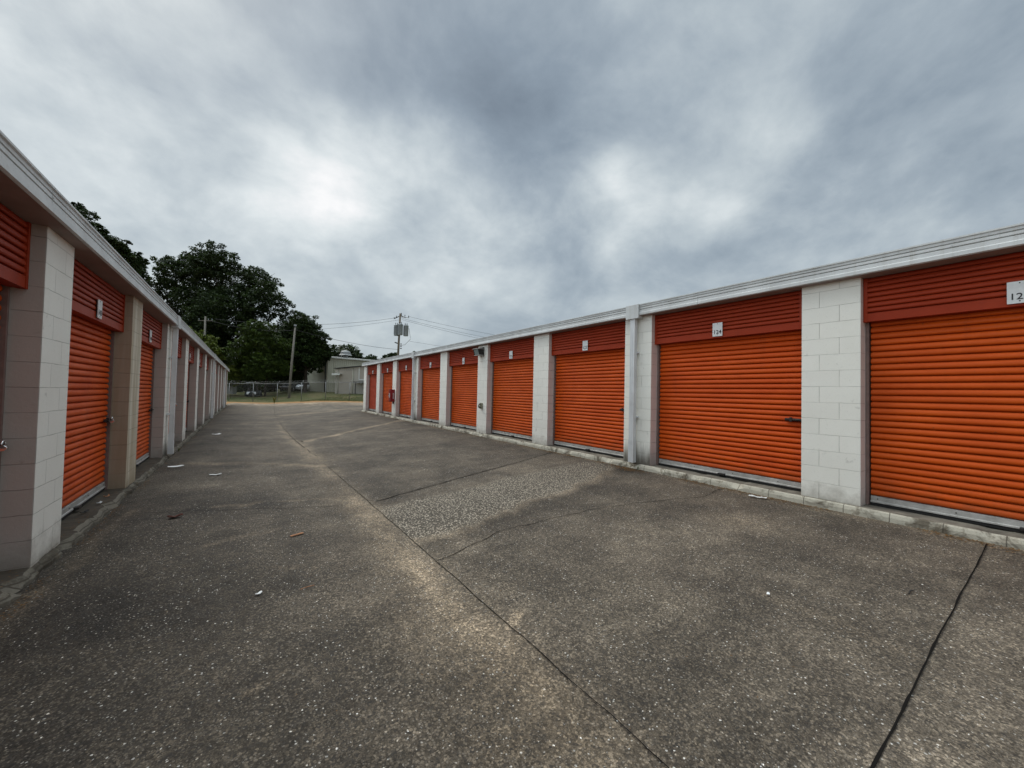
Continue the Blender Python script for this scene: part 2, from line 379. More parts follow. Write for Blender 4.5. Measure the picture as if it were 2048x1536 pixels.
crack('crack', [(1.46,3.31),(1.66,3.37),(2.34,3.59),(3.59,3.50),(4.76,3.18),(5.3,2.95),(5.9,3.0)], .011, .035)
crack('crack', [(-1.28,6.35),(-.23,5.97),(.39,5.76),(1.06,5.53)], .011, .02)
crack('crack', [(1.2,12.95),(1.36,13.0),(1.4,12.7)], .05, .03)

def grass_ground():
    def fn(nt, b):
        p = WP(nt); n1 = nt.noise(p, .35, 5, .6); n2 = nt.noise(p, 6, 5, .7); n3 = nt.noise(nt.vm('ADD', p, (9,2,0)), .8, 5, .65)
        g = nt.mix(nt.mapr(n2, .3, .7), (.035,.045,.014), (.085,.090,.030))
        g = nt.mix(nt.mapr(n1, .45, .62, 0, .7), g, (.15,.115,.06))
        x, y, z = nt.sep(p)
        e = nt.math('ADD', nt.math('ADD', y, nt.math('MULTIPLY', x, .62)), nt.math('MULTIPLY', n3, 3.5))
        c = nt.mix(nt.mapr(e, 52.2, 49.6), g, (.27,.155,.07))
        nt.put(b.inputs['Base Color'], c); nt.put(b.inputs['Normal'], nt.bump(n2, .8, .05))
    return material('grass_and_dirt', fn, rough=.95, spec=.15)
def build_terrain():
    g = np.concatenate([[-500,-250,-120,-70], np.arange(-40, 60, 1.0), [70,90,120,180,300,500]])
    gy = np.concatenate([[-300,-120,-60], np.arange(-30, 100, 1.0), [110,130,170,250,400,700]])
    X, Y = np.meshgrid(g, gy); Z = zg(X, Y)
    inside = (X > -1.2) & (X < 21) & (Y > -9.5) & (Y < np.where(X > -1, 46-.62*(X+1), 46.0)-.8)
    Z = np.where(inside, Z-.15, Z-.012)
    Z += np.where(inside, 0, .05*np.sin(X*.9+1)*np.sin(Y*.7)*(Y > 48))
    ny, nx = X.shape; idx = np.arange(nx*ny).reshape(ny, nx)
    me = bpy.data.meshes.new('ground'); me.from_pydata(np.stack([X,Y,Z],-1).reshape(-1,3).tolist(), [], np.stack([idx[:-1,:-1], idx[:-1,1:], idx[1:,1:], idx[1:,:-1]], -1).reshape(-1,4).tolist())
    me.materials.append(grass_ground()); me.polygons.foreach_set('use_smooth', [True]*len(me.polygons))
    o = bpy.data.objects.new('ground', me); COL.objects.link(o); tag(o, kind='structure')
build_terrain()

# ------------------------------------------------------------------ storage buildings
PITCH, PW, REC = 2.912, .60, .19
ZT = 2.74            # pillar height / soffit
FONTS = {}
def digits(txt, size, mat, parent, place):
    cu = bpy.data.curves.new('number', 'FONT'); cu.body = txt; cu.size = size; cu.align_x = 'CENTER'; cu.align_y = 'CENTER'
    cu.extrude = .0012; cu.offset = .0006
    o = bpy.data.objects.new('number_tmp', cu); COL.objects.link(o)
    dg = bpy.context.evaluated_depsgraph_get(); me = bpy.data.meshes.new_from_object(o.evaluated_get(dg)); me.name = 'number'
    bpy.data.objects.remove(o); me.materials.clear(); me.materials.append(mat); me.transform(place)
    t = bpy.data.objects.new('number', me); COL.objects.link(t); t.parent = parent
    return t

def slat_profile(z0, z1, pitch, d, sg, depth=.013, phase=0.):
    pr = []; z = z0
    shape = [(0,1.3),(.15,1.3),(.15,-.35),(.21,-.72),(.34,-.97),(.48,-1.0),(.64,-.88),(.80,-.60),(.92,-.22),(.975,.1)]
    while z < z1-1e-4:
        for f, q in shape:
            zz = z+f*pitch
            if zz > z1: break
            pr.append((sg*(d+depth*q), zz))
        z += pitch
    pr.append((sg*d, z1)); return pr

def storage_building(sg, X0, Z0, y_first, n_pil, depth, label, numbers, tanned, wet, spouts, curbmat, sillmat, sidemat, front_d, far_door_red, slatmat=None, latches=()):
    root = empty('storage_building', (X0, 0, Z0), label, 'storage building')
    ys = [y_first+PITCH*i for i in range(n_pil)]; y_end = ys[-1]+PW
    rb = lambda: MB()
    # pillar prototype(s)
    def pillar(y, front, side):
        mb = MB()
        z0, z1 = -.02, ZT
        jx = lambda z: .0
        mb.box((0 if sg > 0 else -REC-.05, 0, z0), (REC+.05 if sg > 0 else 0, PW, z1))
        o = mb.build('pillar', [front, side], root, (0, y, 0), bevel=.006)
        for p in o.data.polygons: p.material_index = 1 if abs(p.normal.y) > .75 else 0  # side faces take the shade-tinted colour
        return o
    plain_pil = None
    for i, y in enumerate(ys):
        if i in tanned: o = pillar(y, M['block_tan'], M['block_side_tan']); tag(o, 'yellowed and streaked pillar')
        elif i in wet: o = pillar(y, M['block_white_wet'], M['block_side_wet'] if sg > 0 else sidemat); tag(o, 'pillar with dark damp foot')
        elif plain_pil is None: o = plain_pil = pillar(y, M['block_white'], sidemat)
        else: o = dup(plain_pil, root, (0, y, 0))
    # body behind the doors
    mb = MB(); a, b = (REC+.22, depth) if sg > 0 else (-depth, -REC-.22)
    mb.box((a, ys[0]+.02, -.3), (b, y_end-.02, ZT-.01)); mb.build('wall', M['dark_wall'], root)
    for (ya, yb) in ((ys[0], ys[0]+.19), (y_end-.19, y_end)):
        mb = MB(); mb.box((min(sg*(REC+.052), sg*depth), ya-.003, -.3), (max(sg*(REC+.052), sg*depth), yb+.003, ZT-.004))
        mb.build('end_wall', M['block_white'], root, bevel=.004)
    # roof
    mb = MB(); r = []
    for d, z in ((-.06, ZT+.19), (depth*.5, ZT+.42), (depth+.15, ZT+.19), (depth+.15, ZT+.08), (depth*.5, ZT+.31), (.02, ZT+.09)): r.append((sg*d, z))
    r.append(r[0]); mb.strip(r, ys[0]-.2, y_end+.02); mb.face([(x, ys[0]-.2, z) for x, z in r[:-1]]); mb.face([(x, y_end+.02, z) for x, z in r[:-1]])
    mb.build('roof', M['roof'], root)
    # curb / plinth
    mb = MB(); st = .09 if sg > 0 else .05; yy = ys[0]-.1; rows = []
    rnd = random.Random(3 if sg > 0 else 5)
    while yy < y_end+.06+st:
        y = min(yy, y_end+.06)
        rough = .012 if sg > 0 else .026
        k = Vector((y*2.1, sg*3, 0)); n_ = noise.noise(k*2.4); n2 = noise.noise(k*7.7)*(1 if sg > 0 else 1.4); chip = max(0, noise.noise(Vector((y*3.3, sg*9, 4)))-.12)
        if sg < 0: n_ += 1.1*(random.Random(int(math.floor(y/.19)+900)).random()-.5)*1.3; n2 += .8*(random.Random(int(math.floor(y/.11)+77)).random()-.5); chip += .10*random.Random(int(math.floor(y/.27))+400).random()
        d0 = front_d + rough*(n_+.6*n2); dt = d0 + .012 + chip*.16*(1 if sg > 0 else 1.5); zt = -.004 - chip*.05 - (0 if sg > 0 else .012*abs(n2))
        rows.append([(sg*(d0-.01), y, -.45), (sg*d0, y, -.05-chip*.10), (sg*dt, y, zt-.012), (sg*(dt+.02), y, zt+.002), (sg*(REC+.3), y, .0)])
        yy += st
    for r0, r1 in zip(rows[:-1], rows[1:]):
        for i in range(4): mb.face([r0[i], r1[i], r1[i+1], r0[i+1]], 0 if i < 3 else 1)
    mb.face([p for p in rows[0]] + [(sg*(REC+.3), rows[0][0][1], -.45)]); mb.face([p for p in rows[-1]] + [(sg*(REC+.3), rows[-1][0][1], -.45)])
    mb.build('curb', [curbmat, sillmat], root, merge=True)
    # fascia in lapped lengths
    prof = [(.02,2.737),(-.112,2.737),(-.130,2.747),(-.130,2.786),(-.119,2.797),(-.119,2.839),(-.100,2.846),(-.119,2.853),(-.119,2.881),(-.100,2.888),(-.119,2.895),(-.119,2.920),(-.131,2.928),(-.131,2.944),(-.10,2.949),(.0,2.950)]
    prof = [(sg*d, z) for d, z in prof]
    mb = MB(); y = ys[0]-.2; k = 0; sec = 4.0 if sg > 0 else 4.4
    while y < y_end+.08:
        y1 = min(y+sec, y_end+.10); off = .0012*(k % 2)
        mb.strip([(x-sg*off, z+off) for x, z in prof], y, y1-.004); y = y1; k += 1
    y = ys[0]+1.1
    while y < y_end:
        mb.strip([(x-sg*.0022, z) for x, z in prof[2:14]], y-.035, y+.035)
        for zz in (2.766, 2.868): mb.tube([(-sg*.118, y-.02, zz), (-sg*.1265, y-.02, zz)], .006, 6)
        y += sec
    last = [(x, y_end+.10-.004, z) for x, z in prof]; mb.face(last + [(sg*.02, y_end+.096, 2.95)]); 
    mb.build('fascia', M['fascia'], root)
    mb = MB(); mb.face([(-sg*.111, ys[0]-.2, 2.7355), (-sg*.111, y_end+.09, 2.7355), (sg*.20, y_end+.09, 2.7355), (sg*.20, ys[0]-.2, 2.7355)])
    mb.build('soffit', M['soffit'], root, fix=False)
    # doors -------------------------------------------------------------
    W0, W1 = PW, PITCH
    lo, hi = W0+.045, W1-.045
    proto = {}
    def door(i, mat, key):
        nonlocal_slat = proto.get(key)
        if nonlocal_slat is None:
            mb = MB(); pr = slat_profile(.115, 2.34, .0752, REC+.030, sg, .018)
            mb.strip(pr, lo, hi)
            # slat end shadows: closed ends
            o = mb.build('roller_door', mat, root, (0, ys[i], 0), fix=False)
            mb = MB(); D = REC+.008
            mb.strip([(sg*(D+.03), .118), (sg*D, .112), (sg*D, .060), (sg*(D-.008), .055), (sg*(D-.008), .040), (sg*(D+.03), .036)], lo, hi)
            for yb in np.arange(lo+.3, hi, .62): mb.tube([(sg*(D+.001), yb, .086), (sg*(D-.004), yb, .086)], .007, 6, 1)
            mb.build('bottom_bar', [M['alu'], M['dark_metal']], o, fix=False)
            mb = MB(); mb.box((min(sg*(D+.0), sg*(D+.03)), lo, .006), (max(sg*(D+.0), sg*(D+.03)), hi, .034)); mb.build('rubber_seal', M['rubber'], o)
            mb = MB(); yl = lo+1.08; mb.box((min(sg*(D-.05), sg*D), yl-.05, .035), (max(sg*(D-.05), sg*D), yl+.05, .062)); mb.build('floor_stop', M['dark_metal'], o, bevel=.004)
            proto[key] = o; return o
        return dup(nonlocal_slat, root, (0, ys[i], 0))
    mbt = MB(); mbt.box((min(sg*(REC-.012), sg*(REC+.10)), -.015, .004), (max(sg*(REC-.012), sg*(REC+.10)), .015, 2.35))
    tr0 = None; hd0 = None; pl0 = None
    for i in range(n_pil-1):
        red = (i == n_pil-2 and far_door_red)
        door(i, M['door_red'] if red else M['door'], red)
        for q in (W0+.017, W1-.017):
            if tr0 is None: tr0 = mbt.build('door_track', M['track'], root, (0, ys[i]+q, 0))
            else: dup(tr0, root, (0, ys[i]+q, 0))
        if hd0 is None:
            mb = MB(); D = .095
            pr = [(sg*(D+.10), 2.206), (sg*(D-.004), 2.206), (sg*(D-.004), 2.300), (sg*(D+.010), 2.306)] + [(x, z) for x, z in slat_profile(2.310, 2.732, .0605, D+.010, sg, .014)]
            mb.strip(pr, W0+.004, W1-.004)
            mb.box((min(sg*(D-.008), sg*(D+.05)), W0+.003, 2.203), (max(sg*(D-.008), sg*(D+.05)), W0+.055, 2.733))
            mb.box((min(sg*(D-.008), sg*(D+.05)), W1-.040, 2.203), (max(sg*(D-.008), sg*(D+.05)), W1-.003, 2.733))
            hd0 = mb.build('header_panel', M['header'], root, (0, ys[i], 0), fix=False)
        else: dup(hd0, root, (0, ys[i], 0))
        # number plate
        yc = ys[i]+(W0+W1)/2; dz = rnd.uniform(-.008, .008); D = .073
        if pl0 is None:
            mb = MB(); mb.box((min(sg*D, sg*(D+.006)), -.077, 2.228), (max(sg*D, sg*(D+.006)), .077, 2.442))
            mb.box((min(sg*(D+.006), sg*(D+.02)), -.060, 2.24), (max(sg*(D+.006), sg*(D+.02)), .060, 2.43), 1)
            for zb in (2.250, 2.425): mb.tube([(sg*(D+.001), 0, zb), (sg*(D-.003), 0, zb)], .006, 6, 1)
            pl0 = pl = mb.build('number_plate', [M['plate'], M['dark_metal']], root, (0, yc, dz))
        else:
            pl = pl0.copy(); COL.objects.link(pl); pl.parent = root; pl.location = (0, yc, dz)
        rot = Matrix(((0,0,-sg,0),(-sg,0,0,0),(0,1,0,0),(0,0,0,1)))
        digits(numbers[i], .088, M['ink'], pl, Matrix.Translation((sg*(D-.0015), 0, 2.292)) @ rot)
    # sliding latches with padlocks
    for i, padlock, end in latches:
        y = ys[i]+(hi-.02 if end else lo+.02); s2 = -1 if end else 1; D = REC+.005
        mb = MB(); ya, yb = sorted((y+s2*.0, y+s2*.19))
        mb.box((min(sg*(D-.022), sg*D), ya, .955), (max(sg*(D-.022), sg*D), yb, .990))
        mb.tube([(sg*(D-.026), y-s2*.07, .973), (sg*(D-.026), y+s2*.17, .973)], .010, 8)
        mb.box((min(sg*(D-.04), sg*(D-.01)), min(y+s2*.10, y+s2*.13), .945), (max(sg*(D-.04), sg*(D-.01)), max(y+s2*.10, y+s2*.13), 1.005))
        l = mb.build('latch', M['dark_metal'], root, bevel=.003)
        if padlock:
            mb = MB(); c = Vector((sg*(D-.05), y+s2*.015, .955))
            mb.tube([c+Vector((0,-.02,0)), c+Vector((0,.02,0))], .022, 14)
            mb.tube([c+Vector((0, .030*math.cos(t), .02+.038*math.sin(t))) for t in np.linspace(0, math.pi, 8)], .006, 6)
            mb.build('padlock', M['chrome'], l)
    # downspouts with conductor heads
    for i in spouts:
        yc = ys[i]+.33; D = -.125
        mb = MB()
        prof = [(yc-.05, D), (yc-.03, D), (yc-.025, D+.006), (yc-.008, D+.006), (yc-.003, D), (yc+.012, D), (yc+.017, D+.006), (yc+.032, D+.006), (yc+.037, D), (yc+.05, D), (yc+.05, -.045), (yc-.05, -.045)]
        def tube_(z0, z1, grow):
            pp = [((y-yc)*grow+yc, (d+.085)*grow-.085) for y, d in prof]; n = len(pp)
            for q in range(n):
                (ya, da), (yb, db) = pp[q], pp[(q+1) % n]
                mb.face([(sg*da, ya, z0), (sg*db, yb, z0), (sg*db, yb, z1), (sg*da, ya, z1)])
            mb.face([(sg*d, y, z0) for y, d in pp]); mb.face([(sg*d, y, z1) for y, d in pp])
        tube_(.40, 2.70, 1.0); tube_(.02, .44, 1.13)
        mb.box((min(sg*-.05, sg*.0), yc-.075, 2.05), (max(sg*-.05, sg*.0), yc+.075, 2.08))
        mb.box((min(sg*-.05, sg*.0), yc-.075, .85), (max(sg*-.05, sg*.0), yc+.075, .88))
        mb.build('downspout', M['downspout'], root)
        mb = MB(); mb.box((min(sg*-.150, sg*-.02), yc-.15, 2.69), (max(sg*-.150, sg*-.02), yc+.14, 2.949))
        mb.build('conductor_head', M['fascia'], root, bevel=.004)
    return root, ys, y_end

rightb, ysR, endR = storage_building(1, 6.05, .25, 1.47-2*PITCH, 11, 9.0,
    'long low storage building on the right, white block pillars between bright orange roller doors', ['126','125','124','123','122','121','120','119','118','117'],
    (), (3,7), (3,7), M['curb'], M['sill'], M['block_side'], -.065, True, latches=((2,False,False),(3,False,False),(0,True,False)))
leftb, ysL, endL = storage_building(-1, -1.38, .04, 4.73-2*PITCH, 15, 7.0,
    'long storage building on the left with shade-toned pillar sides and orange roller doors', [str(141+i) for i in range(14)],
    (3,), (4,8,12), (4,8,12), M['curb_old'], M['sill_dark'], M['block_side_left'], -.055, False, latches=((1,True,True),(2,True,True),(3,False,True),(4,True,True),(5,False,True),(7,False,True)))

# wall mounted fixtures ------------------------------------------------
def wall_light(x, y, z, label):
    r = empty('wall_light', (x, y, z), label, 'wall light')
    mb = MB(); mb.box((-.04,-.13,-.13), (0,.13,.13)); 
    pts = [(-.04,-.13,.12),(-.04,.13,.12),(-.25,.15,.075),(-.25,-.15,.075),(-.04,-.13,-.10),(-.04,.13,-.10),(-.19,.15,-.115),(-.19,-.15,-.115)]
    for q in ((0,1,2,3),(4,5,6,7),(1,2,6,5),(0,3,7,4)): mb.face([pts[k] for k in q])
    mb.build('housing', M['lamp_body'], r, bevel=0)
    mb = MB(); mb.face([(-.235,.135,.06),(-.235,-.135,.06),(-.18,-.135,-.10),(-.18,.135,-.10)]); mb.build('lens', M['lens'], r, fix=False)
    mb = MB(); mb.box((-.262,-.155,.068),(-.04,.155,.083)); mb.box((-.205,-.155,-.125),(-.04,.155,-.112)); mb.build('trim', M['alu'], r)
M['lamp_body'] = plain('bronze_lamp_housing', (.03,.028,.026), .5, .2)
M['lens'] = plain('grey_glass_lens', (.22,.26,.25), .2, 0, .6)
wall_light(6.05, 10.55, 2.78, 'dark floodlight on the white pillar under the eave of the right building')
def outlet(x, y, z):
    r = empty('outlet_box', (x, y, z), 'small weathered electrical box at waist height on the pillar with the floodlight', 'electrical box')
    mb = MB(); mb.box((-.05,-.06,-.09), (0,.06,.09)); mb.build('box', M['oldbox'], r, bevel=.008)
    mb = MB(); mb.tube([(-.052,0,-.055),(-.10,0,-.045),(-.115,0,.0),(-.10,0,.05),(-.052,0,.06)], .022, 8); mb.build('cover', M['oldbox2'], r)
M['oldbox'] = plain('weathered_box', (.30,.28,.20), .6, .3, .4, .4, 30); M['oldbox2'] = plain('dark_box_cover', (.09,.085,.065), .5, .4)
outlet(6.05, 10.49, 1.09)
def fire_cabinet(x, y, z):
    r = empty('fire_extinguisher_cabinet', (x, y, z), 'dark red fire extinguisher cabinet mounted on a white pillar near the far end', 'extinguisher cabinet')
    mb = MB(); mb.box((-.20,-.17,-.30), (0,.17,.30)); mb.build('cabinet', M['fire_red'], r, bevel=.01)
    mb = MB(); mb.box((-.212,-.14,-.26),(-.2005,.14,.26)); d = mb.build('door', M['fire_red'], r, bevel=.004)
    mb = MB(); mb.box((-.2145,-.075,-.11),(-.2125,.075,.11)); mb.build('window', M['lens_pale'], d)
    mb = MB(); mb.box((-.2355,.105,-.03),(-.2125,.12,.03)); mb.build('handle', M['alu'], d)
    mb = MB(); mb.box((-.10,-.173,-.16),(-.05,-.1702,.12)); mb.build('sticker', M['lens_pale'], r)
    mb = MB(); mb.box((-.05,-.05,-.40),(0,.05,-.302)); mb.build('bracket', M['dark_metal'], r)
M['fire_red'] = plain('dark_red_enamel', (.22,.008,.014), .35, 0, .5); M['lens_pale'] = plain('pale_cabinet_window', (.5,.42,.42), .3)
fire_cabinet(6.05, 19.28, 1.26)

# ------------------------------------------------------------------ litter and small stuff on the pavement
def on(x, y, dz=.008): return (x, y, float(zg(x, y))+dz)
def scrap(name, x, y, w, h, label, cat, mat, rz=0, crumple=.02, seed=1, thick=.003):
    mb = MB(); n, m = 7, 5; g = {}
    for i in range(n+1):
        for j in range(m+1):
            u, v = i/n-.5, j/m-.5; q = Vector((u*3+seed, v*3, seed*1.7))
            ed = 1+.18*noise.noise(q*1.3)
            g[i,j] = (u*w*ed, v*h*ed*(1-.3*abs(u)), .004+crumple*abs(noise.noise(q)) + crumple*.5*abs(u)*2)
    for i in range(n):
        for j in range(m):
            a, b, c, d = g[i,j], g[i+1,j], g[i+1,j+1], g[i,j+1]
            mb.face([a,b,c,d]); mb.face([(p[0],p[1],p[2]-thick) for p in (a,b,c,d)])
    o = mb.build(name, mat, None, on(x, y), fix=False); o.rotation_euler = (0,0,rz); tag(o, label, cat); return o
M['paper'] = plain('paper_scrap', (.72,.72,.70), .7); M['paper_gray'] = plain('paper_scrap_grey', (.5,.5,.48), .7)
M['wood'] = plain('orange_wood', (.36,.17,.08), .7, 0, .3, .3, 30); M['rag'] = plain('rusty_rag', (.10,.04,.03), .9, 0, .2, .4, 30, .6)
M['leaf_dry'] = plain('dry_leaf', (.16,.085,.03), .8, 0, .2, .5, 40)
scrap('paper_scrap', -1.05, 9.55, .22, .13, 'flat white paper scrap near the left curb beside the third pillar', 'litter', M['paper'], .2, .015, 1)
scrap('paper_scrap', -.40, 8.36, .16, .07, 'grey crumpled paper scrap in the middle of the left lane', 'litter', M['paper_gray'], 0, .02, 4)
scrap('paper_scrap', -.74, 15.4, .22, .14, 'small bright scrap farthest down the left lane', 'litter', M['paper'], .6, .02, 7)
for (dx, dy, w, a) in ((0, 0, .26, .15),): 
    scrap('torn_tape', 5.80, 2.48, .20, .045, 'torn strips of white tape at the foot of the right curb below door 124', 'litter', M['paper'], 1.9, .02, 11)
scrap('paper_scrap', 3.26, 1.32, .034, .02, 'tiny white scrap in the open middle of the right slab', 'litter', M['paper'], .4, .012, 13)
scrap('paper_scrap', .12, 3.42, .045, .022, 'tiny white scrap low in the dark left lane', 'litter', M['paper'], .7, .01, 15)
scrap('rag', -.63, 5.85, .13, .07, 'small rusty brown rag on the left lane by the cross crack', 'litter', M['rag'], .3, .03, 17)
mb = MB(); mb.box((-.065,-.014,0),(.065,.014,.006)); mb.box((-.05,-.009,.0062),(.06,.011,.008))
o = mb.build('wood_chip', M['wood'], None, on(.48, 4.62), bevel=.002); o.rotation_euler = (0,0,.33); tag(o, 'thin orange wooden strip lying on the left lane', 'litter')
mb = MB(); mb.tube([(-.06,0,.005),(0,.006,.007),(.05,-.004,.005)], .004, 6); o = mb.build('twig', M['rubber'], None, on(4.15, .72)); tag(o, 'short dark twig beside the tar joint on the right slab', 'twig')
mb = MB(); mb.tube([(-.05,0,.004),(0,.004,.005),(.05,-.002,.004)], .003, 6); o = mb.build('twig', M['wood'], None, on(.43, 3.35)); o.rotation_euler = (0,0,.2); tag(o, 'short pale twig on the left lane near the silt band', 'twig')
# sill litter on the left curb
for (x, y, w, h, m, a, lb) in ((-1.47, 6.35, .10, .03, 'rubber', 1.2, 'black curled strip on the left sill in front of the nearest full door'), (-1.44, 6.75, .09, .025, 'paper_gray', 1.4, 'pale sliver on the left sill beside the black strip'), (-1.45, 7.1, .07, .02, 'wood', 1.0, 'brown sliver on the left sill near the yellowed pillar')):
    o = scrap('debris', x, y, w, h, lb, 'litter', M[m], a, .02, y); o.location.z = .047

def litter_stuff():
    """dry leaves and grit swept against both curbs"""
    mb = MB(); rnd = random.Random(21)
    def leaf(x, y, z, s):
        a = rnd.uniform(0, 6.28); t = rnd.uniform(.0, .5); c, q = math.cos(a), math.sin(a)
        pts = [(-s, 0, 0), (-.2*s, .4*s, t*s*.6), (s, 0, t*s), (-.2*s, -.4*s, t*s*.3)]
        mb.face([(x+c*p[0]-q*p[1], y+q*p[0]+c*p[1], z+.003+abs(p[2])) for p in pts])
    for _ in range(6000):
        y = rnd.uniform(-3, 26) if rnd.random() < .75 else rnd.uniform(0, 9); x = 5.965-abs(rnd.gauss(0, .07))
        if noise.noise(Vector((y*1.1, 4, 0))) < -.1: continue
        leaf(x, y, float(zg(x, y))+.004, rnd.uniform(.007, .019))
    for _ in range(3500):
        y = rnd.uniform(2, 40); x = -1.30+abs(rnd.gauss(0, .06))
        if noise.noise(Vector((y*1.3, 9, 0))) < 0: continue
        leaf(x, y, float(zg(x, y))+.004, rnd.uniform(.006, .015))
    for _ in range(500):
        y = rnd.uniform(4, 14); leaf(-1.38-abs(rnd.gauss(.05, .06)), y, .042, rnd.uniform(.005, .014))
    for _ in range(350):
        x = rnd.uniform(-1.2, 5.9); y = rnd.uniform(.5, 20); leaf(x, y, float(zg(x, y))+.004, rnd.uniform(.004, .009))
    for _ in range(260):
        a = rnd.gauss(0, .13); b = rnd.gauss(0, .2); leaf(5.90-abs(a), 4.72+b, float(zg(5.9, 4.7))+.004, rnd.uniform(.008, .02))
    o = mb.build('leaf_litter', M['leaf_dry'], None, fix=False); tag(o, 'dry leaves and grit swept along the curbs', 'leaf litter', kind='stuff')
litter_stuff()

# ------------------------------------------------------------------ vegetation
def leaf_mat(name, a, b):
    def fn(nt, bs):
        at = nt.new('ShaderNodeAttribute', attribute_name='tint'); t = at.outputs['Fac']
        nt.put(bs.inputs['Base Color'], nt.mix(t, a, b))
        bs.inputs['Roughness'].default_value = .6; bs.inputs['Specular IOR Level'].default_value = .25
        tr = nt.new('ShaderNodeBsdfTranslucent'); nt.put(tr.inputs['Color'], nt.mix(t, (a[0]*1.3,a[1]*1.4,a[2]), (b[0]*1.3,b[1]*1.5,b[2])))
        ms = nt.new('ShaderNodeMixShader'); ms.inputs[0].default_value = .18
        nt.l.new(bs.outputs[0], ms.inputs[1]); nt.l.new(tr.outputs[0], ms.inputs[2])
        out = [n for n in nt.n if n.type == 'OUTPUT_MATERIAL'][0]; nt.l.new(ms.outputs[0], out.inputs['Surface'])
    return material(name, fn)
M['leaf_dark'] = leaf_mat('dark_oak_leaf', (.012,.022,.008), (.040,.062,.018))
M['leaf_mag'] = leaf_mat('dark_broad_leaf', (.012,.022,.007), (.040,.066,.015))
M['leaf_light'] = leaf_mat('young_leaf', (.016,.030,.007), (.080,.122,.020))
M['leaf_yellow'] = leaf_mat('yellow_green_leaf', (.035,.052,.010), (.14,.17,.026))
M['leaf_far'] = leaf_mat('distant_leaf', (.020,.032,.014), (.055,.075,.030))
M['leaf_grass'] = leaf_mat('grass_blade', (.045,.062,.016), (.13,.125,.045))
M['bark'] = plain('bark', (.055,.045,.036), .9, 0, .2, .4, 8, .8, 20)
VR = Vector((.825,-.565,0)); VF = Vector((.565,.825,0))      # image-parallel and into-the-picture directions on the ground

def leaves(lobes, n, size, aspect=.55, clump=.16, perlobe=26, seed=1, horiz=.5, fill=.3):
    rg = np.random.default_rng(seed)
    w = np.array([l[1][0]*l[1][2] for l in lobes]); w = w/w.sum()
    C = []; 
    for (c, r), ww in zip(lobes, w):
        k = max(8, int(perlobe*len(lobes)*ww))
        d = rg.normal(size=(k,3)); d /= np.linalg.norm(d, axis=1)[:,None]
        rad = rg.uniform(.3, 1.16, k)**.6
        C.append(np.c_[np.array(c)+d*np.array(r)*rad[:,None], np.full(k, clump*float(np.mean(r))), rg.uniform(0,1,k)])
    C = np.concatenate(C); k = len(C)
    ci = rg.integers(0, k, n)
    g = rg.normal(size=(n,3)); g /= np.linalg.norm(g, axis=1)[:,None]
    p = C[ci,:3] + g*(C[ci,3]*1.5*rg.uniform(.1,1,n)**.6)[:,None]*np.array([1,1,.62])
    m = int(n*fill); li = rg.choice(len(lobes), m, p=w); dd = rg.normal(size=(m,3)); dd /= np.linalg.norm(dd, axis=1)[:,None]
    lc = np.array([l[0] for l in lobes])[li]; lr = np.array([l[1] for l in lobes])[li]
    p[:m] = lc + dd*lr*(rg.uniform(0,1,m)**.45*.93)[:,None]
    nrm = rg.normal(size=(n,3))*np.array([1,1,1+horiz*2]); nrm /= np.linalg.norm(nrm, axis=1)[:,None]
    a = np.cross(nrm, rg.normal(size=(n,3))); a /= np.linalg.norm(a, axis=1)[:,None]; b = np.cross(nrm, a)
    s = size*rg.uniform(.55, 1.35, n)[:,None]
    q = np.stack([p-a*s, p+b*s*aspect-a*s*.1, p+a*s, p-b*s*aspect-a*s*.1], 1).reshape(-1,3)
    tint = np.clip(C[ci,4]*.65 + rg.uniform(0,.45,n), 0, 1)
    return q, tint
def crown(name, parent, lobes, n, size, mat, **k):
    q, tint = leaves(lobes, n, size, **k)
    me = bpy.data.meshes.new(name); nf = len(tint)
    me.vertices.add(nf*4); me.vertices.foreach_set('co', q.ravel()); me.loops.add(nf*4); me.loops.foreach_set('vertex_index', np.arange(nf*4, dtype=np.int32))
    me.polygons.add(nf); me.polygons.foreach_set('loop_start', np.arange(0, nf*4, 4, dtype=np.int32)); me.polygons.foreach_set('loop_total', np.full(nf, 4, dtype=np.int32))
    at = me.attributes.new('tint', 'FLOAT', 'FACE'); at.data.foreach_set('value', tint.astype(np.float32))
    me.materials.append(mat); me.update(); me.validate()
    o = bpy.data.objects.new(name, me); COL.objects.link(o); o.parent = parent; return o
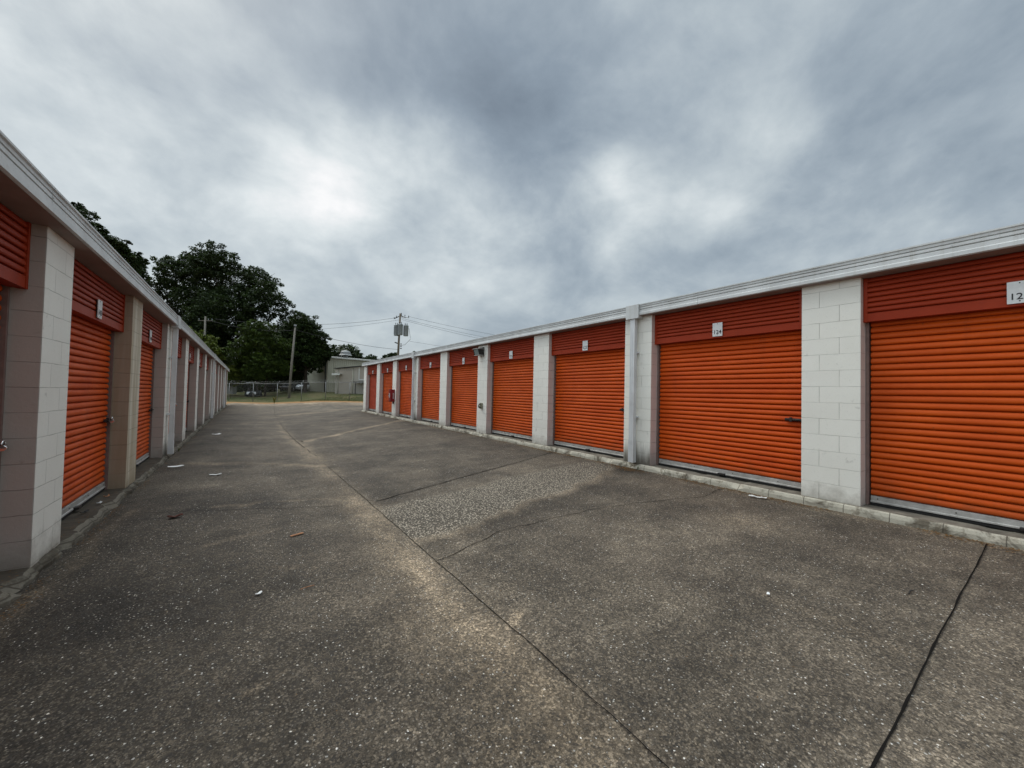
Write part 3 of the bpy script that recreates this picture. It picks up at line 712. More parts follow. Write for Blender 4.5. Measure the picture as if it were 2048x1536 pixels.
def tree(name, base, scale, px0, py0, pxl, label, cat, mat, n, leafsize, trunk_r, group=None, seed=1, depthk=.9, clump=.16, perlobe=26, fill=.3, trunks=((0,0),), horiz=.5, branches=True):
    """pxl: crown lobes as (across, height, radius) in a side-on sketch, scaled to metres; lobes get real depth"""
    x, y = base; z = float(zg(x, y)); rnd = random.Random(seed)
    r = empty(name, (x, y, z), label, cat, group)
    lobes = []
    for (cx, cy, rr) in pxl:
        off = VR*((cx-px0)*scale) + VF*(rnd.uniform(-.6,.6)*rr*scale)
        lobes.append(((off.x, off.y, (py0-cy)*scale), (rr*scale, rr*scale*depthk, rr*scale*.85)))
    crown('crown', r, lobes, n, leafsize, mat, seed=seed, clump=clump*.8, perlobe=perlobe*3, horiz=horiz, fill=fill)
    mb = MB(); top = max(l[0][2] for l in lobes)
    for (tx, ty) in trunks:
        st = Vector((tx, ty, -.1)); fork = Vector((tx*1.5, ty*1.5, top*.32))
        mb.tube([st, st.lerp(fork, .1), st.lerp(fork, .5)+Vector((rnd.uniform(-.1,.1), 0, 0)), fork], [trunk_r*1.35, trunk_r, trunk_r*.85, trunk_r*.7], 10)
        if branches:
            for (c, rr) in lobes:
                c = Vector(c); mid = fork.lerp(c, .5)+Vector((rnd.uniform(-.3,.3), rnd.uniform(-.3,.3), -.06*c.z))
                mb.tube([fork+Vector((0,0,-.2)), mid, c], [trunk_r*.5, trunk_r*.3, trunk_r*.1], 6)
                for _ in range(4):
                    e = c + Vector((rnd.uniform(-1,1)*rr[0], rnd.uniform(-1,1)*rr[1], rnd.uniform(-.3,1)*rr[2]))*.8
                    mb.tube([mid.lerp(c, .7), mid.lerp(c, .7).lerp(e, .6)+Vector((0,0,.1*rr[2])), e], [trunk_r*.13, trunk_r*.08, trunk_r*.02], 4, caps=False)
    mb.build('trunk', M['bark'], r, fix=False)
    return r
GT = 'trees beyond the fence'
tree('tree', (-3.5, 77.6), .080, 440, 790, [(430,540,46),(395,532,30),(350,556,42),(400,600,58),(495,572,46),(470,640,60),(540,612,42),(360,640,58),(318,592,34),(420,700,70),(520,690,55),(330,700,55),(580,660,45)],
     'huge dark spreading tree towering over the far end of the lane', 'tree', M['leaf_dark'], 150000, .17, .55, GT, 3, .8, .17, 34, horiz=.8)
tree('tree', (6.6, 60.5), .069, 600, 785, [(588,648,26),(602,672,34),(570,672,34),(622,700,26),(600,712,40),(560,710,38),(614,724,16),(565,742,34),(545,742,30),(628,708,12)],
     'dense dark green tree hanging over the corner of the beige metal warehouse', 'tree', M['leaf_mag'], 75000, .14, .3, GT, 5, .6, .15, 30)
tree('tree', (1.53, 59.6), .0645, 530, 797, [(530,692,38),(500,715,32),(562,700,28),(545,738,34),(492,748,20),(576,742,20),(520,668,24),(515,752,26),(545,665,18),(480,735,14)],
     'young lighter green tree with a forked trunk just behind the chain link fence', 'tree', M['leaf_light'], 60000, .095, .13, GT, 7, .8, .13, 30, trunks=((-.35,.1),(.4,-.25)), horiz=1.0)
tree('tree', (-5.2, 61.5), .062, 400, 780, [(362,652,26),(385,672,32),(425,705,34),(455,738,28),(400,735,44),(345,680,26),(408,672,22),(430,690,24)],
     'yellow green tree rising behind the far part of the left building', 'tree', M['leaf_yellow'], 50000, .11, .2, GT, 9, .8, .14, 28)
tree('tree', (-13.2, 50), .0439, 130, 780, [(118,424,50),(152,446,38),(128,392,18),(172,478,30),(120,520,60),(90,480,50)],
     'dark treetop showing above the left roof, the one closest to the left edge', 'tree', M['leaf_dark'], 60000, .105, .4, GT, 11, .8, .14, 34, horiz=.9)
tree('tree', (-9.9, 49.9), .0464, 250, 780, [(232,478,34),(250,500,34),(268,525,26),(222,530,40),(250,560,44),(210,470,18)],
     'dark treetop above the left roof between the leftmost tree and the huge tree', 'tree', M['leaf_dark'], 60000, .105, .35, GT, 13, .8, .14, 34, horiz=.9)
sc = .1226
for k, (bx, by, lob, lb, nn) in enumerate([
    (19.2, 101.5, [(685,702,28),(665,712,20),(706,712,20),(690,730,30)], 'rounded dark tree standing behind the warehouse roof vent', 9000),
    (25.1, 97.7, [(742,712,13),(730,718,12),(752,720,12),(742,735,20)], 'low spiky dark treetop just right of the warehouse roofline', 4200),
    (29.0, 94.9, [(774,708,10),(790,707,12),(783,722,20)], 'dark treetop left of the foot of the transformer pole', 4200),
    (33.4, 91.9, [(818,706,10),(829,700,9),(823,716,16)], 'small green treetop right of the transformer pole', 4000),
    (35.7, 90.4, [(847,698,6),(850,706,8),(845,716,12)], 'smallest pointed treetop peeking over the right roof', 2500)]):
    p0 = [685,742,785,824,848][k]
    tree('tree', (bx, by), sc, p0, 776, lob, lb, 'tree', M['leaf_far'], nn, .30, .3, 'distant treetops', 20+k, .8, .22, 22)
for k, (px, w, lb) in enumerate([(470, 24, 'dark shrub beside the grey utility cabinet'), (508, 24, 'dark shrub behind the parked mower'), (560, 26, 'dark shrub between the young tree and the light pole')]):
    d = VR*((px-530)*.084) + Vector((4.2, 73.0, 0))
    tree('shrub', (d.x, d.y), .084, px, 782, [(px-12,752,w*.8),(px+10,745,w*.85),(px,765,w),(px+4,725,w*.8)], lb, 'shrub', M['leaf_dark'], 9000, .26, .12, 'shrubs in the shade beyond the fence', 40+k, .8, .25, 30, branches=False)
def woods():
    lob = []; rnd = random.Random(5)
    for i in range(46):
        c = VF*(125+rnd.uniform(-6,6)) + VR*(-96+i*2.6); lob.append(((c.x, c.y, 4.0+rnd.uniform(-1,1)), (4.0, 4.0, 5.0)))
    r = crown('woods', None, lob, 26000, .75, M['leaf_dark'], seed=77, clump=.3, perlobe=20); r.location = (0,0,.5)
    tag(r, 'far-off belt of dark woodland closing the view', 'woods', kind='stuff')
woods()
def grass_stuff():
    rg = np.random.default_rng(4); n = 42000
    t = rg.uniform(-22, 14, n); d = rg.uniform(39.5, 60, n)**1.0
    x = VR.x*t + VF.x*d; y = VR.y*t + VF.y*d
    keep = y > np.where(x > -1, 46-.62*(x+1), 46.0) + 2.2 + rg.normal(0, .8, n)
    keep &= ~((x > 9.0) & (y > 55.5))
    x, y = x[keep], y[keep]; z = zg(x, y); n = len(x)
    a = rg.uniform(0, 6.28, n); h = rg.uniform(.04, .13, n); w = .016
    lx, ly = rg.normal(0, .03, n), rg.normal(0, .03, n)
    p0 = np.c_[x-np.cos(a)*w, y-np.sin(a)*w, z-.01]; p1 = np.c_[x+np.cos(a)*w, y+np.sin(a)*w, z-.01]; p2 = np.c_[x+lx, y+ly, z+h]
    me = bpy.data.meshes.new('grass'); me.from_pydata(np.stack([p0,p1,p2],1).reshape(-1,3).tolist(), [], np.arange(n*3).reshape(-1,3).tolist())
    at = me.attributes.new('tint', 'FLOAT', 'FACE'); at.data.foreach_set('value', rg.uniform(0,1,n).astype(np.float32))
    me.materials.append(M['leaf_grass']); o = bpy.data.objects.new('grass', me); COL.objects.link(o); tag(o, 'mown grass strip beyond the pavement', 'grass', kind='stuff')
grass_stuff()
def weed(x, y, label, h=.5, seed=3, flower=True, n=16):
    r = empty('weed', on(x, y, 0), label, 'weed'); rnd = random.Random(seed); mb = MB(); fl = MB()
    for _ in range(n):
        a = rnd.uniform(0, 6.28); l = h*rnd.uniform(.4, 1); s = rnd.uniform(.1,.45)*l
        p0 = Vector((0,0,0)); p2 = Vector((math.cos(a)*s, math.sin(a)*s, l)); p1 = p0.lerp(p2,.5)+Vector((0,0,.1*l)); q = Vector((-math.sin(a), math.cos(a), 0))*l*.06
        mb.face([p0-q*.5, p0+q*.5, p1+q]); mb.face([p0-q*.5, p1+q, p1-q]); mb.face([p1-q, p1+q, p2])
        if flower and rnd.random() < .6:
            for k in range(5):
                t = k*1.257; fl.face([p2, p2+Vector((math.cos(t),math.sin(t),.2))*.035*h*2, p2+Vector((math.cos(t+.6),math.sin(t+.6),.2))*.035*h*2])
    me = mb.build('leaves', M['weed'], r, fix=False)
    if flower: fl.build('flowers', M['flower'], r, fix=False)
M['weed'] = plain('weed_green', (.11,.12,.03), .8); M['flower'] = plain('yellow_flower', (.55,.38,.04), .7)
weed(2.25, 44.6, 'yellow flowering weed at the far end of the centre joint', .75, 3, True, 26)
weed(-1.27, 11.9, 'small brown green weed at the left curb below the first downspout', .10, 5, False)
weed(5.93, 4.55, 'tuft of weed in the wet spot under the near right downspout', .09, 6, False)

# ------------------------------------------------------------------ chain link fence
def fence():
    r = empty('chain_link_fence', (2.73, 49.06, 0), 'galvanised chain link fence with angled arms across the far end of the lane', 'fence')
    M['galv'] = plain('galvanised_steel', (.25,.255,.25), .45, .5, .5, .2, 10)
    F0 = Vector((2.73, 49.06, 0)); d = Vector((2.16,-1.48,0)); 
    def bx(x, y): return Vector((x, y, float(zg(x, y))))
    pts = []
    for k in range(-5, 7):
        q = F0 + d*k; pts.append(bx(q.x, q.y)-F0)
    H = 1.98
    for k, p in enumerate(pts):
        mb = MB(); mb.tube([p+Vector((0,0,-.1)), p+Vector((0,0,H))], .034, 10)
        arm = Vector((.20,-.05,.24)); mb.tube([p+Vector((0,0,H)), p+Vector((0,0,H))+arm], .02, 8)
        mb.build('post', M['galv'], r)
    mb = MB()
    for a, b in zip(pts[:-1], pts[1:]): mb.tube([a+Vector((0,0,H-.03)), b+Vector((0,0,H-.03))], .021, 8)
    mb.build('top_rail', M['galv'], r)
    mb = MB()
    for k in range(3):
        for a, b in zip(pts[:-1], pts[1:]):
            o = Vector((.20,-.05,.24))*(k+1)/3+Vector((0,0,H)); mb.tube([a+o, (a+b)/2+o+Vector((0,0,-.02)), b+o], .004, 3, caps=False)
    mb.build('barbed_wire', M['galv'], r, fix=False)
    mb = MB(); st = .075
    for a, b in zip(pts[:-1], pts[1:]):
        L = (b-a).length; n = int(L/st); hh = H-.08
        for i in range(-int(hh/st), n):
            for sgn in (0, 1):
                t0, t1 = i*st, i*st+hh; z0, z1 = .04, .04+hh
                if t0 < 0: z0 += -t0; t0 = 0
                if t1 > L: z1 -= t1-L; t1 = L
                if t1-t0 < .05: continue
                u0, u1 = (t0/L, t1/L) if not sgn else (1-t0/L, 1-t1/L)
                p, q = a.lerp(b, u0)+Vector((0,0,z0)), a.lerp(b, u1)+Vector((0,0,z1))
                mb.tube([p, q], .0016, 3, caps=False, smooth=False)
    mb.build('mesh', M['galv'], r, fix=False)
fence()

# ------------------------------------------------------------------ warehouse and shed
def ribbed(mb, a, b, z0, z1, pitch=.32, rib=.035, m=0):
    a, b = Vector(a), Vector(b); L = (b-a).length; t = (b-a)/L; nrm = Vector((t.y, -t.x, 0)); s = 0; pts = []
    while s < L-pitch*.99:
        for f, o in ((0,0),(.68,0),(.76,rib),(.90,rib),(.98,0)): pts.append(a+t*(s+f*pitch)+nrm*o)
        s += pitch
    pts.append(b)
    for p, q in zip(pts[:-1], pts[1:]): mb.face([(p.x,p.y,z0),(q.x,q.y,z0),(q.x,q.y,z1),(p.x,p.y,z1)], m)
M['siding'] = plain('beige_metal_siding', (.47,.455,.36), .55, 0, .4, .12, .7, 0, 60, .12, (.2,.18,.12))
M['siding_grey'] = plain('taupe_shed_siding', (.38,.35,.30), .6, 0, .4, .15, .7, 0, 60, .15, (.12,.11,.09))
M['siding_light'] = plain('pale_gate_panel', (.34,.30,.25), .6, 0, .4, .08, .9)
M['trim_white'] = plain('white_trim', (.62,.62,.58), .5); M['trim_dark'] = plain('dark_trim', (.03,.03,.028), .6)
def warehouse():
    C = Vector((9.5,61.3,0)); a = Vector((.966,.257,0)); b = Vector((-.257,.966,0)); z0 = .55; ze = 6.15
    r = empty('warehouse', (C.x, C.y, .8), 'tall beige ribbed metal warehouse with white eave behind the fence', 'warehouse')
    r.location = (0,0,0); r.location = (C.x, C.y, .8)
    def rel(v, z): return (v.x-C.x, v.y-C.y, z-.8)
    mb = MB(); E = C+a*40; G = C+b*14; K = E+b*14
    ribbed(mb, C-C, E-C, z0-.8, ze-.8); ribbed(mb, G-C, C-C, z0-.8, ze-.8)
    mb.face([rel(E,z0), rel(K,z0), rel(K,ze), rel(E,ze)]); mb.face([rel(K,z0), rel(G,z0), rel(G,ze), rel(K,ze)])
    mb.build('wall', M['siding'], r, fix=False)
    mb = MB(); u = -.25
    pr = [C-a*.15+b*u, E+b*u, K+b*.2, G-a*.15+b*.2]; mid0, mid1 = C-a*.15+b*7, E+b*7
    mb.face([rel(pr[0],ze+.05), rel(pr[1],ze+.05), rel(mid1,ze+.75), rel(mid0,ze+.75)]); mb.face([rel(mid0,ze+.75), rel(mid1,ze+.75), rel(pr[2],ze+.05), rel(pr[3],ze+.05)])
    mb.face([rel(C-a*.05,ze-.01), rel(mid0+a*.1,ze+.70), rel(G-a*.05,ze-.01)])
    mb.build('roof', M['roof'], r, fix=False)
    mb = MB(); q = Matrix.Rotation(math.atan2(a.y,a.x), 3, 'Z')
    mb.box((-.2,-.32,ze-.8-.10),(40,-.10,ze-.8+.10), 0, q, (0,0,0)); mb.build('eave_trim', M['trim_white'], r)
    mb = MB(); q2 = math.atan2(b.y,b.x)
    mb.box((-.0,-.085,z0-.8),(.12,-.045,ze-.9), 0, q, (0,0,0)); mb.box((.95,-.085,z0-.8),(1.04,-.045,ze-.9), 0, q, (0,0,0)); mb.build('corner_trim', M['siding'], r)
    mb = MB(); p = b*.35 - a*.10; mb.tube([p+Vector((0,0,ze-.85)), p+Vector((0,0,z0-.8))], .11, 8); mb.build('downspout', M['trim_dark'], r)
    # roof vent
    v = a*3.05 + b*.9; mb = MB(); zb = ze-.8+.12
    prof = [(.42,0),(.36,.25),(.36,.42),(.95,.46),(.78,.62),(.72,.9),(.58,1.08),(.2,1.2),(.01,1.22)]; n = 14
    for (r0,h0),(r1,h1) in zip(prof[:-1], prof[1:]):
        for j in range(n):
            t0, t1 = 2*math.pi*j/n, 2*math.pi*(j+1)/n
            mb.face([v+Vector((r0*math.cos(t0),r0*math.sin(t0),zb+h0)), v+Vector((r0*math.cos(t1),r0*math.sin(t1),zb+h0)), v+Vector((r1*math.cos(t1),r1*math.sin(t1),zb+h1)), v+Vector((r1*math.cos(t0),r1*math.sin(t0),zb+h1))], 0, True)
    mb.build('roof_vent', M['galv'], r)
    for dx in (-.9,): 
        mb = MB(); w = a*(3.05+dx)+b*.3; mb.tube([w+Vector((0,0,zb-.1)), w+Vector((0,0,zb+.55))], .07, 8); mb.build('roof_pipe', M['galv'], r)
warehouse()
def shed():
    A = Vector((9.75,56.4,0)); r = empty('shed', (A.x, A.y, .8), 'lower taupe metal shed with sloping dark roof edge in front of the warehouse', 'shed')
    t = (Vector((13.9,53.3,0))-A).normalized(); L = 7.0; bk = Vector((-t.y, t.x, 0)); z0 = -.3; 
    def zt(s): return 3.45+.11*s
    mb = MB(); n = 22
    def wall(s0, s1, off=0, m=0, rib=True, zlo=z0, zhi=None, pitch=.3):
        s = s0
        while s < s1-1e-3:
            e = min(s+pitch, s1)
            for (u0,o0),(u1,o1) in (((0,0),(.7,0)),((.7,0),(.78,.03)),((.78,.03),(.92,.03)),((.92,.03),(1,0))) if rib else (((0,0),(1,0)),):
                p0 = t*(s+(e-s)*u0)-bk*(o0+off); p1 = t*(s+(e-s)*u1)-bk*(o1+off)
                h0 = zhi if zhi else zt(s+(e-s)*u0); h1 = zhi if zhi else zt(s+(e-s)*u1)
                mb.face([(p0.x,p0.y,zlo),(p1.x,p1.y,zlo),(p1.x,p1.y,h1),(p0.x,p0.y,h0)], m)
            s = e
    wall(0, L, 0, 0); 
    for s in (0, L): 
        p0, p1 = t*s, t*s+bk*5; mb.face([(p0.x,p0.y,z0),(p1.x,p1.y,z0),(p1.x,p1.y,zt(s)+.3),(p0.x,p0.y,zt(s))])
    mb.build('wall', M['siding_grey'], r, fix=False)
    mb = MB(); p = [t*(-.15)-bk*.25, t*(L+.1)-bk*.25, t*(L+.1)+bk*5, t*(-.15)+bk*5]
    for dz in (0, .10): mb.face([(q.x,q.y,(zt(0) if i in (0,3) else zt(L))+dz+.02+(.3 if i > 1 else 0)) for i, q in enumerate(p)])
    mb.face([(p[0].x,p[0].y,zt(0)+.02),(p[1].x,p[1].y,zt(L)+.02),(p[1].x,p[1].y,zt(L)+.12),(p[0].x,p[0].y,zt(0)+.12)]); mb.build('roof', M['trim_dark'], r, fix=False)
    mb = MB(); wall(.5, 2.35, .045, 0, False, .0, 3.25, 9); mb.build('sliding_door', M['siding_light'], r, fix=False)
    for s in (.42, 2.42): 
        mb = MB(); q = t*s-bk*.06; mb.tube([q+Vector((0,0,z0)), q+Vector((0,0,zt(s)-.1))], .05, 6); mb.build('door_post', M['siding'], r)
    mb = MB(); wall(3.35, 4.6, .05, 0, False, 2.15, 3.7, 9); mb.build('upper_panel', M['siding_light'], r, fix=False)
    mb = MB(); wall(3.25, 4.7, .08, 0, False, 2.02, 2.15, 9); wall(3.22, 3.34, .08, 0, False, 2.15, 3.75, 9); mb.build('panel_frame', M['trim_white'], r, fix=False)
    mb = MB(); q = Matrix.Rotation(math.atan2(t.y,t.x), 3, 'Z'); mb.box((2.9,-1.1,1.62),(4.9,-.05,1.80), 0, q, (0,0,0)); mb.build('awning', M['trim_dark'], r)
    mb = MB(); wall(2.75, 2.85, .05, 0, False, z0, 1.6, 9); wall(4.2, 4.25, .05, 0, False, z0, 1.6, 9); mb.build('door_trim', M['trim_dark'], r, fix=False)
    # short white awning at the left end
    mb = MB(); mb.box((-.15,-.7,2.78),(.95,-.05,2.84), 0, q @ Matrix.Rotation(.0,3,'X'), (0,0,0)); mb.box((-.15,-.72,2.60),(.95,-.70,2.84), 0, q, (0,0,0)); mb.build('short_awning', M['trim_white'], r)
shed()

# ------------------------------------------------------------------ poles and wires
M['pole'] = plain('weathered_pole_wood', (.20,.165,.125), .85, 0, .2, .35, 5, .5, 30)
M['pole_grey'] = plain('grey_pole_wood', (.20,.185,.16), .85, 0, .2, .3, 5, .4, 30)
M['xfmr'] = plain('transformer_grey', (.30,.33,.34), .45, .2, .5, .12, 8)
M['wire'] = plain('wire_black', (.035,.035,.038), .6)
UP = Vector((19.9,61.3,0)); UT = 13.9
def utility_pole():
    zb = float(zg(UP.x, UP.y)); r = empty('utility_pole', (UP.x, UP.y, zb), 'wooden utility pole carrying three grey transformers behind the right building', 'utility pole'); h = UT-zb
    mb = MB(); mb.tube([(-.25,.17,-.2),(-.1,.07,h*.6),(0,0,h)], [.21,.17,.14], 12); mb.build('pole', M['pole'], r)
    def box_along(p, q, th, mat, nm): mb = MB(); mb.tube([p, q], th, 6); mb.build(nm, mat, r)
    box_along(VR*-.95+Vector((0,0,h-.85)), VR*.25+Vector((0,0,h-.25)), .07, M['trim_dark'], 'crossarm')
    box_along(VF*-.9+VR*.2+Vector((0,0,h-.45)), VF*1.2+VR*.5+Vector((0,0,h-.45)), .06, M['pole'], 'crossarm')
    for o, zz in ((VR*-.95,h-.72),(VR*-.6,h-.5),(VR*.5+VF*.9,h-.15),(VR*.35-VF*.6,h-.15),(VR*1.35,h-.45)):
        mb = MB(); c = o+Vector((0,0,zz)); mb.tube([c-Vector((0,0,.16)), c-Vector((0,0,.05)), c, c+Vector((0,0,.12))], [.03,.09,.04,.07], 8); mb.build('insulator', M['trim_dark'], r)
    box_along(VR*.1+Vector((0,0,h-.55)), VR*1.45+Vector((0,0,h-.68)), .035, M['pole_grey'], 'bracket')
    for o, dz in ((VR*-.52, 0), (VR*.22-VF*.42, .08), (VR*1.0, -.02)):
        c = o-VR*.02; mb = MB(); z1 = 10.3+dz-zb; z2 = 12.05+dz-zb
        mb.tube([c+Vector((0,0,z1)), c+Vector((0,0,z1+.08)), c+Vector((0,0,z2-.15)), c+Vector((0,0,z2-.12)), c+Vector((0,0,z2))], [.36,.39,.39,.42,.36], 16)
        for q in range(-3, 4):
            a_ = Vector((math.cos(q*.35-2.2), math.sin(q*.35-2.2), 0)); s0 = c+a_*.40
            mb.box((s0.x-.012, s0.y-.012, z1+.2), (s0.x+.012, s0.y+.012, z2-.35))
        x = mb.build('transformer', M['xfmr'], r)
        mb = MB()
        for s in (-.14, .16): p = c+VR*s+Vector((0,0,z2)); mb.tube([p, p+Vector((0,0,.12)), p+Vector((0,0,.35))], [.05,.075,.03], 8)
        mb.build('bushing', M['trim_dark'], x)
    pts = [VR*(1.45+.35*math.sin(t*1.6))+Vector((0,0,11.6-zb-3.0*t)) for t in np.linspace(0,.6,7)] + [VR*1.35+Vector((0,0,9.4-zb)), VR*.9+Vector((0,0,8.9-zb)), VR*.15+Vector((0,0,8.75-zb))]
    mb = MB(); mb.tube(pts, .028, 6); mb.build('service_cable', M['pole_grey'], r)
    for zz in (9.0,8.65,8.3): 
        mb = MB(); c = VR*.33+Vector((0,0,zz-zb)); mb.tube([c-VR*.2, c+VR*.05], .07, 8); mb.build('insulator', M['trim_dark'], r)
    mb = MB(); c = VR*-.75+Vector((0,0,9.25-zb)); mb.tube([c, c+VR*.45+Vector((0,0,-.15))], .09, 8); mb.build('bracket', M['trim_dark'], r)
utility_pole()
def light_pole():
    b = Vector((4.13,52.85,0)); zb = float(zg(b.x,b.y)); h = 8.75-zb
    r = empty('light_pole', (b.x,b.y,zb), 'bare grey wooden light pole leaning slightly right behind the fence', 'light pole')
    mb = MB(); top = VR*.46+Vector((0,0,h)); mb.tube([Vector((0,0,-.2)), VR*.2+Vector((0,0,h*.5)), top], [.15,.125,.095], 10); mb.build('pole', M['pole_grey'], r)
    mb = MB(); c = top+Vector((0,0,.0)); mb.box((c.x-.14,c.y-.1,c.z+.18),(c.x+.14,c.y+.1,c.z+.36)); mb.tube([c, c+Vector((0,0,.2))], .03, 6); mb.build('lamp_head', M['xfmr'], r, bevel=.0)
    mb = MB(); mb.tube([top+VR*-.1+Vector((0,0,-.3)), top+VR*.4+Vector((0,0,-.32))], .02, 6); mb.build('bracket', M['dark_metal'], r)
light_pole()
XP = Vector((-4.9,66.07,0))
def cross_pole():
    zb = float(zg(XP.x,XP.y)); r = empty('utility_pole', (XP.x,XP.y,zb), 'distant pale pole with a short crossarm half hidden in the trees on the left', 'utility pole'); h = 10.9-zb
    mb = MB(); mb.tube([(0,0,-.2),(0,0,h)], [.13,.10], 10); mb.build('pole', M['pole_grey'], r)
    mb = MB(); q = Matrix.Rotation(math.atan2(VR.y,VR.x), 3, 'Z'); mb.box((-.95,-.04,h-.60),(1.0,.04,h-.52), 0, q, (0,0,0)); mb.build('crossarm', M['pole_grey'], r)
    for s in (-.85,.4,.9): 
        mb = MB(); p = VR*s+Vector((0,0,h-.5)); mb.tube([p, p+Vector((0,0,.2))], [.05,.03], 6); mb.build('insulator', M['xfmr'], r)
cross_pole()
# bring the pole in front of the trees behind it
def wire(a, b, sag, label, rad=.016, n=24):
    mb = MB(); a, b = Vector(a), Vector(b); pts = [a.lerp(b, i/n)-Vector((0,0,sag*4*(i/n)*(1-i/n))) for i in range(n+1)]
    o = pts[0].copy(); mb.tube([p-o for p in pts], rad, 5)
    w = mb.build('power_line', M['wire'], None, tuple(o)); tag(w, label, 'power line', 'overhead power lines'); return w
UPv = UP
wire(UPv+VR*-.95+Vector((0,0,13.15)), XP+VR*1.35+Vector((0,0,10.6)), .9, 'top wire running left from the transformer pole into the trees', .022)
wire(UPv+VF*-.6+Vector((0,0,12.75)), (4.0,64.0,9.6), .25, 'second wire running left below the top wire', .016)
wire(UPv+Vector((0,0,8.1)), (4.55,52.6,8.5), .35, 'thick low wire from the transformer pole to the leaning light pole', .022)
wire((4.55,52.6,8.45), XP+VR*.6+Vector((0,0,10.4)), .5, 'thin wire from the light pole to the crossarm pole on the left', .014)
wire(UPv+VR*1.35+Vector((0,0,13.45)), (62,44,9.5), 1.1, 'upper wire running right from the transformer pole over the orange doors', .018)
wire(UPv+VF*.9+Vector((0,0,13.3)), (62,45.5,8.6), 1.1, 'second wire running right from the transformer pole', .018)
wire(UPv+VR*.3+Vector((0,0,12.9)), (62,46.5,8.0), 1.1, 'third wire running right from the transformer pole', .018)
wire(UPv+VR*1.5+Vector((0,0,9.5)), (62,46.5,6.8), .6, 'lowest faint wire running right from the transformer pole', .015)

# ------------------------------------------------------------------ small things beyond the fence
def cabinet():
    r = empty('utility_cabinet', (-1.75,61.7,.62), 'pale grey utility cabinet with a flat lid beyond the left building end', 'utility cabinet', rz=-.60)
    mb = MB(); mb.box((-.55,-.35,0),(.55,.35,1.30)); mb.build('body', M['cab'], r, bevel=.02)
    mb = MB(); mb.box((-.66,-.42,1.302),(.66,.42,1.38)); mb.build('lid', M['cab'], r, bevel=.01)
    for x in (-.27,.27): mb = MB(); mb.box((x-.25,-.362,.08),(x+.25,-.352,1.2)); d = mb.build('door', M['cab'], r)
M['cab'] = plain('pale_cabinet_paint', (.42,.43,.42), .5)
cabinet()
M['tyre'] = plain('tyre', (.02,.02,.02), .8); M['glass_dark'] = material('dark_glass', None, (.02,.025,.03), .08, 0, .6)
M['white_paint'] = material('white_car_paint', None, (.75,.76,.78), .25, 0, .5); M['black_paint'] = material('black_car_paint', None, (.02,.021,.024), .2, 0, .6)
def mower():
    r = empty('ride_on_mower', (.75,58.2,float(zg(.75,58.2))), 'dark ride-on mower with white panels parked under the young tree', 'mower', rz=.5)
    def cyl(c, rad, w, nm, m): mb = MB(); mb.tube([(c[0],c[1]-w/2,c[2]),(c[0],c[1]+w/2,c[2])], rad, 16); return mb.build(nm, m, r)
    for x, rad in ((-.55,.30),(.55,.20)):
        for y in (-.42,.42): cyl((x,y,rad), rad, .18, 'wheel', M['tyre'])
    mb = MB(); mb.box((-.75,-.3,.30),(.1,.3,.62)); mb.build('fender', M['white_paint'], r, bevel=.06)
    mb = MB(); mb.box((.1,-.25,.32),(.85,.25,.80)); mb.build('hood', M['black_paint'], r, bevel=.08)
    mb = MB(); mb.box((-.6,-.24,.63),(-.15,.24,.72)); mb.box((-.66,-.24,.72),(-.58,.24,1.12)); mb.build('seat', M['rubber'], r, bevel=.02)
    mb = MB(); mb.tube([(.25,0,.8),(.05,0,1.02)], .02, 6); mb.tube([(.05+.0*math.cos(t)-.06*math.cos(t), .17*math.sin(t), 1.02+.16*math.cos(t)) for t in np.linspace(0,6.28,13)], .018, 6, caps=False); mb.build('steering_wheel', M['tyre'], r)
    mb = MB()
    for x, y in ((-.62,-.28),(-.62,.28),(.2,-.28),(.2,.28)): mb.tube([(x,y,.5),(x,y,1.72)], .02, 6)
    mb.build('canopy_frame', M['dark_metal'], r)
    mb = MB(); mb.box((-.75,-.42,1.72),(.35,.42,1.78)); mb.build('canopy', M['white_paint'], r, bevel=.02)
    mb = MB(); mb.box((-.3,-.55,.12),(.35,.55,.26)); mb.build('cutting_deck', M['dark_metal'], r, bevel=.03)
mower()
